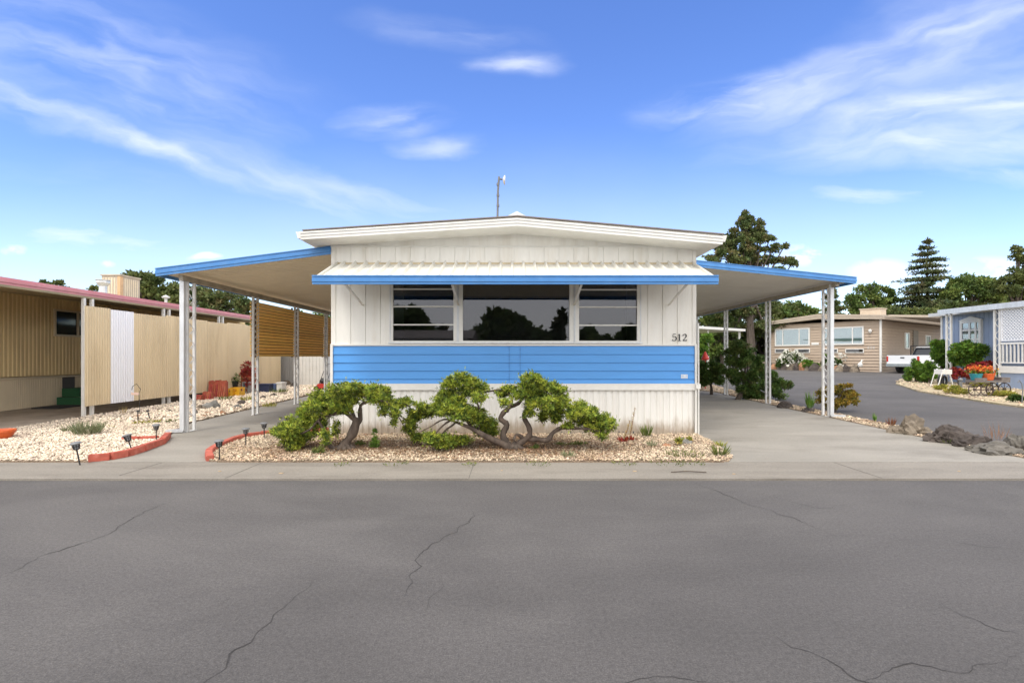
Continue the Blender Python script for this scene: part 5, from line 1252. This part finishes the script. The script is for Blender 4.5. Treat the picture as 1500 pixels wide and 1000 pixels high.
for s in (-1, 1):
    for (xa, xb, xc, xd) in ((2.28, 2.40, 2.48, 2.56), (3.1, 3.2, 2.98, 3.06), (3.9, 4.0, 3.26, 3.33)):
        mb = MB(); mb.add([(xa, s * (w0 + .006), 1.02), (xb, s * (w0 + .006), 1.02), (xd, s * (w1 + .006), 1.62), (xc, s * (w1 + .006), 1.62), (xa, s * (w0 - .03), 1.02), (xb, s * (w0 - .03), 1.02), (xd, s * (w1 - .03), 1.62), (xc, s * (w1 - .03), 1.62)], [(0, 1, 2, 3), (4, 7, 6, 5), (0, 4, 5, 1), (1, 5, 6, 2), (2, 6, 7, 3), (3, 7, 4, 0)]); mb.build('pillar', truckw, cab)
mb = MB(); mb.box(-.12, .02, -Wd / 2 + .02, Wd / 2 - .02, .42, .60); mb.build('bumper', chrome, tk)
mb = MB(); mb.box(5.16, 5.28, -Wd / 2 + .02, Wd / 2 - .02, .40, .60); mb.build('bumper', chrome, tk)
for s in (-1, 1):
    mb = MB(); mb.box(-.015, .06, s * Wd / 2 - .09 if s > 0 else -Wd / 2 - .008, Wd / 2 + .008 if s > 0 else -Wd / 2 + .09, .72, 1.05); mb.build('taillight', redl, tk)
    mb = MB(); mb.box(5.12, 5.21, s * .62 - .15, s * .62 + .15, .62, .78); mb.build('headlight', lensm, tk)
mb = MB(); mb.box(-.012, -.001, -.12, .12, .93, 1.0); mb.build('tailgate_handle', black, tk)
mb = MB(); mb.box(1.95, 2.22, -Wd / 2 - .004, -Wd / 2 + .01, .72, .95); mb.build('fuel_door', black, tk)
mb = MB(); mb.bar((2.2, -.85, 1.1), (2.2, -.85, 1.72), .05); mb.bar((2.2, .85, 1.1), (2.2, .85, 1.72), .05); mb.bar((2.2, -.87, 1.72), (2.2, .87, 1.72), .05); mb.build('ladder_rack', black, tk)
for x in (1.15, 4.25):
    for s in (-1, 1):
        y = s * (Wd / 2 - .11); mb = MB(); ring = lambda r: [(x + r * math.cos(t), y - .1, .36 + r * math.sin(t)) for t in [k * math.pi / 12 for k in range(24)]]
        mb.ext(ring(.36), (0, .2, 0)); wh = mb.build('wheel', rubber, tk)
        mb = MB(); mb.ext([(a, y + (s * .105) - .004, c) for a, b, c in ring(.21)], (0, .008, 0)); mb.build('rim', chrome, wh)
tk.location = (24.0, 31.9, g(32.5) + .01); tk.rotation_euler = (0, 0, math.atan2(.36, .93))

# ---------------------------------------------------------------- blue-grey house on the right
WX = 19.9
hb = thing('house', (WX, 21, g(21)), 'pale blue house with a white framed arched window and white lattice porch', 'house')
y_c = WX * F / (1381 - CX); zbh = g(22)
mb = MB(); 
q = []; y = 12.0
while y < y_c: q += [(y, 0), (y + .19, 0), (y + .195, .012), (y + .205, .012), (y + .21, 0)]; y += .21
q = [(min(a, y_c), b) for a, b in q]
mb.ext([(WX + b, a, .25) for a, b in q] + [(WX + .06, y_c, .25), (WX + .06, 12, .25)], (0, 0, 3.15)); mb.build('wall', bluew, hb)
mb = MB(); mb.box(WX + .0, WX + 6, y_c + .001, y_c + .05, .25, 3.4); mb.build('end_wall', bluew, hb)
mb = MB(); mb.box(WX - .03, WX + .06, y_c - .0, y_c + .09, .25, 3.38); mb.build('corner_trim', trimw, hb)
mb = MB(); mb.ext([(WX - .35, 11.8, 3.27), (WX + 3, 11.8, 3.3), (WX + 6.5, 11.8, 3.27), (WX + 6.5, 11.8, 3.42), (WX + 3, 11.8, 3.46), (WX - .35, 11.8, 3.42)], (0, y_c + .4 - 11.8, 0)); mb.build('roof', mat('pale_roof', (.55, .55, .54), .6, .05, 3), hb)
ww_ = Wall((WX, 12), (0, 1)); ww_.n = Vector((-1, 0, 0))
yA, yB = WX * F / (1440 - CX), WX * F / (1409 - CX); ta, tb = yA - 12, yB - 12
mid_ = (ta + tb) / 2
wb = ww_.win(hb, ta, tb, 1.75, 2.98, [mid_ + .04, ta + (tb - ta) * .25], .11, cur=curt, hbars=(2.15, 2.55))
mb = MB(); ww_.box(mb, mid_ + .06, tb - .11, .067, .070, 1.86, 2.87); mb.build('curtain_or_dark', curtg, wb)
mb = MB(); mb.add([ww_.pt(t, o, z) for o in (.0, .1) for t, z in ((ta - .08, 2.985), (tb + .08, 2.985), (mid_, 3.16))], [(0, 1, 2), (3, 5, 4), (0, 3, 4, 1), (1, 4, 5, 2), (2, 5, 3, 0)]); mb.build('pediment', trimw, wb)
hc = thing('carport', (18.8, 20, g(20)), 'white porch roof on scrolled white posts along the pale blue house', 'porch')
CXP = 18.8; ye = CXP * F / (1380 - CX)
mb = MB(); mb.ext([(CXP - .1, 12, 3.30), (WX - .36, 12, 3.45), (WX - .36, 12, 3.5), (CXP - .1, 12, 3.36)], (0, ye - 12, 0)); mb.build('roof_panel', lattw, hc)
mb = MB(); mb.box(CXP - .16, CXP - .101, 12, ye + .05, 3.24, 3.45); mb.build('fascia', galv, hc)
for y in (CXP * F / (1390 - CX), CXP * F / (1461 - CX), 17.3):
    mb = MB(); zb_ = g(y) + .1
    for dy in (-.11, .11): mb.box(CXP - .035, CXP + .035, y + dy - .03, y + dy + .03, zb_, 3.3)
    for k in range(11): mb.tube([(CXP, y + .08 * math.cos(t) * (1 if k % 2 else -1), zb_ + .2 + k * .25 + .25 * t / math.pi) for t in [math.pi * j / 5 for j in range(6)]], .012, 5)
    mb.build('post', trimw, hc)
y1l = CXP * F / (1461 - CX) - .16; y0l = 17.45
lt = thing('lattice_panel', (CXP, 18.6, 2.05), 'white lattice screen above the porch railing of the pale blue house', 'lattice')
mb = MB(); st_ = .12
for k in range(-12, 24):
    for sgn in (1, -1):
        z0_, z1_ = 2.06, 3.22; L2 = z1_ - z0_; a = y0l + k * st_; b = a + L2
        p0, p1 = (a, z0_), (b, z1_)
        ta_ = max(0, (y0l - a) / L2); tb_ = min(1, (y1l - a) / L2)
        if tb_ <= ta_: continue
        f_ = lambda t: (a + L2 * t, (z0_ + L2 * t) if sgn > 0 else (z1_ - L2 * t))
        A2, B2 = f_(ta_), f_(tb_); xo_ = -.006 * sgn
        mb.bar((CXP + xo_, A2[0], A2[1]), (CXP + xo_, B2[0], B2[1]), .045, .008, up=(1, 0, 0))
mb.build('lattice', lattw, lt)
mb = MB()
for (a, b, c, d) in ((y0l, y1l, 2.0, 2.06), (y0l, y1l, 3.2, 3.27), (y1l - .05, y1l, 2.061, 3.199)): mb.box(CXP - .03, CXP + .03, a, b, c, d)
mb.build('frame', lattw, lt)
pr = thing('porch_deck', (CXP + .5, 18.6, .3), 'raised porch deck with white railing and pale blue skirt', 'porch')
mb = MB(); mb.box(CXP + .03, WX - .04, y0l - 1.5, y1l + .1, .98, 1.05); mb.build('deck', mat('deck_grey', (.30, .31, .34), .7, .08, 5), pr)
mb = MB(); mb.box(CXP - .04, CXP + .029, y0l - 1.5, y1l + .1, .80, 1.06); mb.build('rim_board', trimw, pr)
mb = MB(); mb.box(CXP - .0, CXP + .028, y0l - 1.5, y1l + .1, .1, .799); mb.build('skirt', bluew, pr)
mb = MB(); mb.box(CXP - .03, CXP + .03, y0l - 1.5, y1l, 1.88, 1.95); mb.box(CXP - .03, CXP + .03, y0l - 1.5, y1l, 1.16, 1.21); mb.build('rail', trimw, pr)
for k in range(16):
    y = y1l - .08 - k * .15; mb = MB(); mb.box(CXP - .02, CXP + .02, y - .022, y + .022, 1.211, 1.879); mb.build('baluster', trimw, pr)
# plants and objects in the blue house bed
random.seed(31)
bedshrub = shrub
bedshrub('round_bush', 1417, 564, [(1405, 512, 14, 12), (1420, 508, 14, 11), (1432, 514, 11, 12), (1410, 525, 16, 11), (1428, 527, 13, 10), (1418, 518, 14, 12)], 7000, .13, g_bush, 'broad round green bush trimmed in front of the blue house window', width=.08, tr=.05)
bedshrub('round_bush', 1380, 560, [(1376, 508, 9, 9), (1380, 522, 11, 10), (1372, 518, 7, 9), (1384, 532, 10, 10)], 4200, .13, g_bush, 'upright green bush behind the hose reel', width=.08, tr=.05)
bedshrub('cone_shrub', 1341, 560, [(1340, 549, 13, 10), (1341, 540, 10, 9), (1343, 532, 6, 6)], 5200, .10, g_bush, 'dense pointed green shrub at the tip of the bed', width=.04, tr=.04, group='pointed shrubs at the bed tip')
bedshrub('cone_shrub', 1361, 562, [(1361, 552, 12, 9), (1362, 543, 10, 9), (1361, 535, 6, 5)], 4800, .10, g_bush, 'dense pointed green shrub next to the hose reel', width=.04, tr=.04, group='pointed shrubs at the bed tip')
bedshrub('red_shrub', 1428, 568, [(1425, 541, 9, 7), (1432, 536, 9, 6), (1420, 549, 7, 6)], 2400, .10, g_redl, 'dark red shrub behind the teal pot', width=.06)
bedshrub('red_shrub', 1450, 566, [(1448, 535, 10, 6), (1458, 540, 8, 6), (1442, 538, 7, 5)], 2400, .10, g_redl, 'dark red shrub behind the orange pot', width=.06)
bedshrub('red_shrub', 1404, 568, [(1401, 545, 7, 5), (1410, 548, 5, 4), (1398, 551, 4, 4)], 1300, .09, g_redl, 'small red leaved plant beside the grey garden post', width=.05)
for px, py, cls, lab in ((1402, 578, [(1402, 572, 12, 5)], 'pale yellow green mound at the street edge'), (1378, 572, [(1378, 568, 9, 4)], 'low yellow mound beneath the hose reel'), (1470, 582, [(1470, 577, 14, 4)], 'yellow green ground plants behind the wagon wheels'), (1440, 568, [(1436, 562, 10, 4)], 'yellow tufts left of the wagon')):
    bedshrub('low_plant', px, py, cls, 1100, .09, g_yel, lab, cat='plant', width=.03, tr=.01)
bedshrub('dark_plant', 1487, 590, [(1488, 583, 7, 4)], 600, .08, g_bushd, 'small dark plant beside the bent garden hook', 'plant', tr=.01)
# wagon planter
wb_ = at(1453, 580, .05); wd_ = wb_.y; sc_ = wd_ / F
wg = thing('wagon_planter', tuple(wb_), 'rusty decorative flower wagon with four spoked wheels', 'wagon')
for px, dy in ((1428, 0), (1446, 0), (1463, .55), (1481, .55)):
    c = Vector((XX(px, wd_), wd_ + dy * .4, wb_.z + 9.5 * sc_)); r = 9.3 * sc_; mb = MB()
    mb.tube([(c.x + r * math.cos(t), c.y, c.z + r * math.sin(t)) for t in [k * math.pi / 12 for k in range(25)]], .016, 6)
    for k in range(4): t = k * math.pi / 4; mb.tube([(c.x - r * math.cos(t), c.y, c.z - r * math.sin(t)), (c.x + r * math.cos(t), c.y, c.z + r * math.sin(t))], .008, 5)
    mb.ext([(c.x + .04 * math.cos(t), c.y - .03, c.z + .04 * math.sin(t)) for t in [k * math.pi / 5 for k in range(10)]], (0, .06, 0)); mb.build('wheel', mat('rusty_iron', (.07, .05, .045), .8, .3, 20), wg)
zt_ = ZZ(560, wd_); mb = MB(); mb.box(XX(1430, wd_), XX(1481, wd_), wd_ + .02, wd_ + .4, zt_, zt_ + .06); mb.box(XX(1430, wd_), XX(1447, wd_), wd_ + .02, wd_ + .06, zt_ + .06, zt_ + .14); mb.box(XX(1468, wd_), XX(1481, wd_), wd_ + .02, wd_ + .4, zt_ + .06, zt_ + .16)
mb.build('tray', mat('old_wood', (.16, .14, .13), .8, .2, 10), wg)
mb = MB(); mb.tube([(XX(1428, wd_), wd_ + .05, wb_.z + 9 * sc_), (XX(1481, wd_), wd_ + .25, wb_.z + 9 * sc_)], .015, 6); mb.build('axle_bar', MATS['rusty_iron'], wg)
for px, m, lab, cols, wpx in ((1438, teal, 'teal pot of orange flowers on the wagon', g_orf, 8), (1455, orp, 'orange red pot of orange flowers on the wagon', g_orf, 9)):
    zc = zt_ + .065; r = wpx * sc_; c = Vector((XX(px, wd_), wd_ + .2, zc)); o = thing('flower_pot', tuple(c), lab, 'flower pot', 'flower pots on the wagon')
    mb = MB(); mb.lathe([(r * .72, 0), (r * .95, .16), (r, .17), (r, .21), (r * .85, .21)], tuple(c), 16); mb.build('pot', m, o)
    n = 260; p = np.array([c.x, c.y, zc + .32]) + rng.normal(0, 1, (n, 3)) * np.array([r * .42, .09, .05]); np_mesh('flowers', leaf_quads(p, unit(n), .07, .06), 4, cols, o)
    p = np.array([c.x, c.y, zc + .26]) + rng.normal(0, 1, (n, 3)) * np.array([r * .5, .1, .05]); np_mesh('leaves', leaf_quads(p, unit(n), .10, .03), 4, g_bush, o)
# hose reel rack
hb_ = at(1385, 568, .05); hd = hb_.y; s2 = hd / F
hr = thing('hose_reel', tuple(hb_), 'white metal hose reel frame with dark coiled hoses', 'hose reel')
mb = MB()
for dy in (0, .35):
    for a, b_ in (((1380, 546), (1374, 566)), ((1380, 546), (1384, 540)), ((1391, 546), (1397, 568)), ((1380, 546), (1391, 546))):
        p = P(*a, hd); q_ = P(*b_, hd); p.y += dy; q_.y += dy; mb.tube([p, q_], .018, 6)
mb.build('frame', trimw, hr)
mb = MB(); mb.box(XX(1380, hd), XX(1394, hd), hd - .02, hd + .38, ZZ(548, hd), ZZ(541, hd)); mb.build('hood', trimw, hr)
for px in (1381, 1388):
    c = P(px, 558, hd); mb = MB()
    for k in range(3): mb.tube([(c.x + .03 * k + (5 * s2) * .5 * math.cos(t), c.y + .1 + k * .06, c.z + 7 * s2 * math.sin(t)) for t in [j * math.pi / 8 for j in range(17)]], .022, 6)
    mb.build('hose_coil', black, hr)
c = at(1407, 570, .05); mb = MB(); mb.lathe([(.05, 0), (.05, .32), (.085, .33), (.085, .36), (.02, .42)], tuple(c), 10); mb.build('garden_post', greym, label='short grey bollard light before the broad bush', cat='garden light')
c = at(1497, 590, .05); mb = MB(); dd = c.y; mb.tube([c, P(1498, 572, dd), P(1497, 562, dd), P(1493, 557, dd), P(1491, 560, dd)], .014, 6); mb.build('garden_hook', greym, label='bent grey metal hook at the right edge of the picture', cat='garden hook')

# ---------------------------------------------------------------- background trees
def BG(px, d): return (XX(px, d), d, g(d))
def pxcl(lst, d, dep=1.0, jit=.15):
    return [(XX(x, d), d + random.uniform(-1, 1) * rx / F * d * dep * .8, ZZ(y, d), rx / F * d, rx / F * d * dep, ry / F * d) for x, y, rx, ry in lst]
def fill(x0, x1, ytop, ybot, rx, ry, n, seed):
    """clumps filling the space below a skyline given as a list of (x, y)"""
    random.seed(seed); out = []
    for i in range(n):
        x = random.uniform(x0, x1); k = 0
        while k < len(ytop) - 2 and ytop[k + 1][0] < x: k += 1
        (xa, ya_), (xb, yb_) = ytop[k], ytop[k + 1]; yt = ya_ + (yb_ - ya_) * (x - xa) / (xb - xa)
        y = yt + ry + (random.random() ** 1.3) * max(1, ybot - yt - ry); out.append((x, y, rx * random.uniform(.6, 1.3), ry * random.uniform(.6, 1.3)))
    for i in range(len(ytop) * 2):
        k = random.randrange(len(ytop) - 1); t = random.random(); (xa, ya_), (xb, yb_) = ytop[k], ytop[k + 1]
        out.append((xa + (xb - xa) * t, ya_ + (yb_ - ya_) * t + ry * .6, rx * .5, ry * .6))
    return out
# left group behind the tan home
tree('oak_tree', BG(235, 44), pxcl(fill(192, 275, [(192, 405), (205, 398), (222, 402), (240, 408), (275, 422)], 455, 13, 8, 30, 1), 44), 9000, .34, g_oak2, 'leafy tree right of the cooler behind the tan home', width=.2, tr=.3)
tree('pine_tree', BG(310, 46), pxcl(fill(255, 366, [(255, 425), (275, 418), (300, 420), (330, 424), (366, 436)], 475, 13, 7, 44, 2), 46), 11000, .34, g_pine, 'dark spreading tree behind the tan screen under the blue carport edge', width=.14, tr=.3)
tree('oak_tree', BG(80, 52), pxcl([(66, 413, 5, 3), (80, 413, 8, 4), (72, 425, 12, 8), (92, 424, 10, 6)], 52), 1500, .3, g_oak2, 'tree top just showing over the tan home roof', width=.2, tr=.2)
tree('oak_tree', BG(150, 54), pxcl([(142, 424, 6, 4), (138, 434, 10, 7)], 54), 700, .3, g_oak2, 'small tuft of tree beside the roof vent', width=.2, tr=.2)
tree('oak_tree', BG(445, 60), pxcl(fill(400, 500, [(400, 458), (430, 455), (500, 450)], 520, 16, 9, 30, 14), 60), 5000, .4, g_oak, 'distant tree behind the yellow slats', width=.25, tr=.3)
# tall pine behind the right carport
def layered(base, px0, d, ytop, ybot, halfw, n_layers, m, n, leaf, label, sparse=1.0, seed=0, flat=.28, name='pine_tree', width=None, lean=0, shape=1.0):
    random.seed(seed); root = thing(name, base, label, 'tree'); s = d / F; B = Vector(base)
    zt, z0 = ZZ(ytop, d), ZZ(ybot, d); cl = []; mb = MB(); top = Vector((XX(px0 + lean, d), d, zt))
    mb.tube([B, B.lerp(top, .5), top], [.035 * (zt - B.z) * .6, .02 * (zt - B.z) * .6, .02], 8)
    for i in range(n_layers):
        t = (i + .3) / n_layers; z = zt - (zt - z0) * t; L = halfw * s * (t ** shape) * random.uniform(.75, 1.15) + .12
        nb = max(4, int(7 * sparse))
        for k in range(nb):
            a = random.uniform(0, 6.28); ll = L * random.uniform(.55, 1.1); c = Vector((top.x + (B.x - top.x) * t * 0, d, z))
            e = c + Vector((math.cos(a) * ll, math.sin(a) * ll, -.10 * ll + random.uniform(-.1, .25)))
            mb.tube([c, c.lerp(e, .55) + Vector((0, 0, -.05 * ll)), e], [.05, .035, .012], 5)
            for j in range(4):
                f = .30 + .24 * j; q = c.lerp(e, f); r = (.20 + .30 * ll * (1.15 - f)) * random.uniform(.7, 1.2)
                cl.append((q.x, q.y, q.z + .05, r, r, r * flat))
    cl.append((top.x, top.y, zt - .25, .16, .16, .4))
    p, u = clump_points(cl, n, .5); dr = u * np.array([1, 1, .5]) + unit(n) * .6 + np.array([0, 0, .15]); dr /= np.linalg.norm(dr, axis=1, keepdims=True)
    np_mesh('crown', leaf_quads(p, dr, leaf, width or leaf * .35), 4, m, root); mb.build('trunk', barkd, root); return root
tree('pine_tree', BG(1098, 40), pxcl([(1094, 316, 9, 7), (1088, 326, 13, 8), (1102, 322, 9, 6), (1113, 327, 7, 5), (1082, 338, 15, 8), (1100, 338, 16, 8), (1118, 340, 7, 5), (1075, 350, 15, 8), (1094, 352, 18, 9), (1112, 352, 13, 7), (1128, 350, 9, 5),
      (1068, 362, 16, 8), (1088, 366, 20, 9), (1110, 366, 16, 8), (1132, 364, 12, 6), (1146, 363, 8, 4), (1058, 374, 16, 7), (1080, 380, 22, 9), (1105, 380, 20, 9), (1130, 378, 16, 7), (1150, 382, 12, 6), (1162, 386, 8, 5), (1045, 382, 12, 6),
      (1060, 400, 22, 10), (1095, 402, 26, 12), (1130, 402, 22, 10), (1040, 376, 8, 4), (1075, 425, 26, 12), (1115, 425, 26, 12), (1060, 455, 26, 14), (1100, 455, 30, 14), (1135, 450, 24, 12), (1080, 480, 26, 12), (1120, 480, 26, 10)], 40, .9), 42000, .20, g_pine, 'tall dark pine rising above the right carport', width=.12, tr=.32, up=.5)
tree('pine_tree', BG(1128, 46), pxcl(fill(1028, 1188, [(1028, 468), (1075, 455), (1120, 440), (1160, 446), (1188, 462)], 512, 14, 7, 60, 25), 46), 24000, .24, g_pine, 'spreading green pine below the tall pine, seen under the right carport', width=.08, tr=.2)
tree('leafy_tree', BG(1160, 46), pxcl(fill(1125, 1195, [(1125, 438), (1160, 440), (1195, 452)], 500, 13, 9, 30, 5), 46), 9000, .30, g_oak, 'green tree behind the left end of the beige roof', width=.18, tr=.25)
tree('leafy_tree', BG(1060, 42), pxcl(fill(1015, 1105, [(1015, 458), (1060, 462), (1105, 470)], 515, 13, 9, 36, 6), 42), 9000, .30, g_oak, 'green tree behind the cream carport roof', width=.18, tr=.25)
tree('leafy_tree', BG(1100, 47), pxcl(fill(1030, 1130, [(1030, 495), (1130, 492)], 535, 13, 8, 30, 16), 47), 6000, .30, g_oak, 'lower trees beyond the lawn under the cream carport', width=.18, tr=.2)
layered(BG(1215, 58), 1218, 58, 424, 505, 38, 9, g_pine, 16000, .34, 'dark layered conifer behind the beige roof between the carport posts', 1.2, 7, .4)
tree('leafy_tree', BG(1282, 66), pxcl(fill(1250, 1315, [(1250, 428), (1262, 418), (1282, 413), (1300, 420), (1315, 440)], 475, 11, 8, 34, 8), 66), 9000, .36, g_oak, 'round topped tree left of the tall sparse conifer', width=.22, tr=.3)
layered(BG(1358, 64), 1358, 64, 352, 478, 64, 14, g_red, 26000, .36, 'tall sparse cone shaped conifer with bare tip', 1.0, 12, .22, 'conifer_tree', shape=.85)
tree('leafy_tree', BG(1420, 62), pxcl(fill(1385, 1462, [(1385, 425), (1400, 406), (1420, 400), (1445, 405), (1462, 415)], 475, 13, 9, 44, 9), 62), 12000, .36, g_oak, 'broad green tree behind the blue house roof', width=.22, tr=.3)
tree('leafy_tree', BG(1330, 60), pxcl(fill(1290, 1400, [(1290, 445), (1340, 452), (1400, 440)], 490, 14, 9, 46, 10), 60), 12000, .36, g_oak2, 'low olive trees around the foot of the tall conifer', width=.22, tr=.3)
tree('pine_tree', BG(1485, 56), pxcl([(1495, 366, 8, 5), (1490, 376, 7, 5), (1503, 380, 10, 6), (1500, 395, 12, 8), (1480, 402, 16, 7), (1468, 412, 12, 6), (1495, 412, 18, 9), (1475, 425, 18, 9), (1500, 430, 20, 12), (1510, 370, 12, 10), (1515, 400, 16, 12)], 56), 12000, .3, g_oak2, 'tall open tree at the right edge of the picture', width=.14, tr=.3)
tree('leafy_tree', BG(1540, 64), pxcl(fill(1460, 1620, [(1460, 425), (1620, 410)], 475, 18, 12, 50, 13), 64), 9000, .4, g_oak, 'green tree behind the porch roof at the right edge', width=.24, tr=.3)
# hedge filling the view behind the drive, and low hedge beyond the lawn
tree('hedge', BG(1075, 49), pxcl(fill(1000, 1130, [(1000, 512), (1130, 512)], 538, 14, 8, 40, 15), 49), 6000, .25, g_bushd, 'dark hedge beyond the lawn', 'hedge', width=.14, tr=.06, limbs=False)
# trees and a house across the road behind the viewer, mirrored in the windows
def behind(px, ytop, wpx, dist, kind, label, seed):
    vd_ = 2 * D + dist; s = vd_ / F; x = (px - CX) * s; hgt = ZZ(ytop, vd_); r = wpx * s / 2
    if kind == 'round': tree('street_tree', (x, -dist, 0), rclumps(x, -dist, hgt * .58, r * .75, r * .75, hgt * .36, 26, r * .42, seed), 5000, .6, g_oak, label, width=.5, tr=.3)
    else: tree('street_tree', (x, -dist, 0), [(x + random.uniform(-.2, .2), -dist, hgt * t, r * (1.15 - t), r * (1.15 - t), hgt * .12) for t in (.15, .3, .45, .6, .75, .88)], 3000, .5, g_pine, label, width=.3, tr=.2)
random.seed(2)
behind(735, 455, 75, 24, 'round', 'round tree across the road mirrored in the middle window', 1)
behind(715, 478, 60, 26, 'round', 'lower round tree left of the mirrored one across the road', 2)
behind(820, 456, 16, 22, 'column', 'narrow tree across the road mirrored at the right of the middle window', 3)
behind(592, 455, 80, 22, 'round', 'round tree across the road mirrored in the left window', 4)
behind(652, 478, 14, 22, 'column', 'small narrow tree across the road mirrored in the left window', 5)
behind(790, 484, 70, 32, 'round', 'low tree across the road right of the round one', 6)
behind(865, 483, 50, 28, 'round', 'low tree across the road mirrored in the right window', 7)
behind(930, 480, 50, 30, 'round', 'tree across the road mirrored at the right end', 8)
mb = MB()
nb2 = thing('house', (-8, -18, 0), 'low house across the road behind the viewer', 'house')
mb.box(-14, -3, -22, -16, 0, 2.6); mb.build('wall', cream, nb2); mb = MB(); mb.ext([(-14.4, -22.4, 2.61), (-14.4, -15.6, 2.61), (-14.4, -19, 3.3)], (11.8, 0, 0)); mb.build('roof', roofm, nb2)
# litter on the pavement
random.seed(77)
for k, (px, py, L2) in enumerate(((930, 690, .03), (1005, 690, .03), (412, 693, .03), (322, 690, .02), (1405, 690, .02), (735, 689, .015), (1075, 694, .02))):
    b = at(px, py, .0235); a = random.uniform(0, 3); mb = MB(); mb.ext([b + Vector((L2 * math.cos(a + t), L2 * .6 * math.sin(a + t), 0)) for t in (0, 1.4, 2.8, 4.4)], (0, 0, .006)); mb.build('dry_leaf', mat('leaf_litter', (.45, .33, .2), .8), label=['dry leaf scrap under the right end of the house bed', 'dry leaf scrap beside the dark twig', 'dry leaf scrap in front of the smaller juniper', 'dry leaf scrap before the brick curve', 'dark speck on the far right pavement', 'tiny leaf scrap before the wide juniper', 'leaf scrap before the right drive'][k], cat='leaf', group='leaf scraps on the pavement')
b = at(983, 691, .03); mb = MB(); mb.tube([b, b + Vector((.2, .01, .01)), b + Vector((.42, -.01, 0))], .006, 5); mb.build('twig', barkd, label='thin dark twig lying on the pavement', cat='twig')
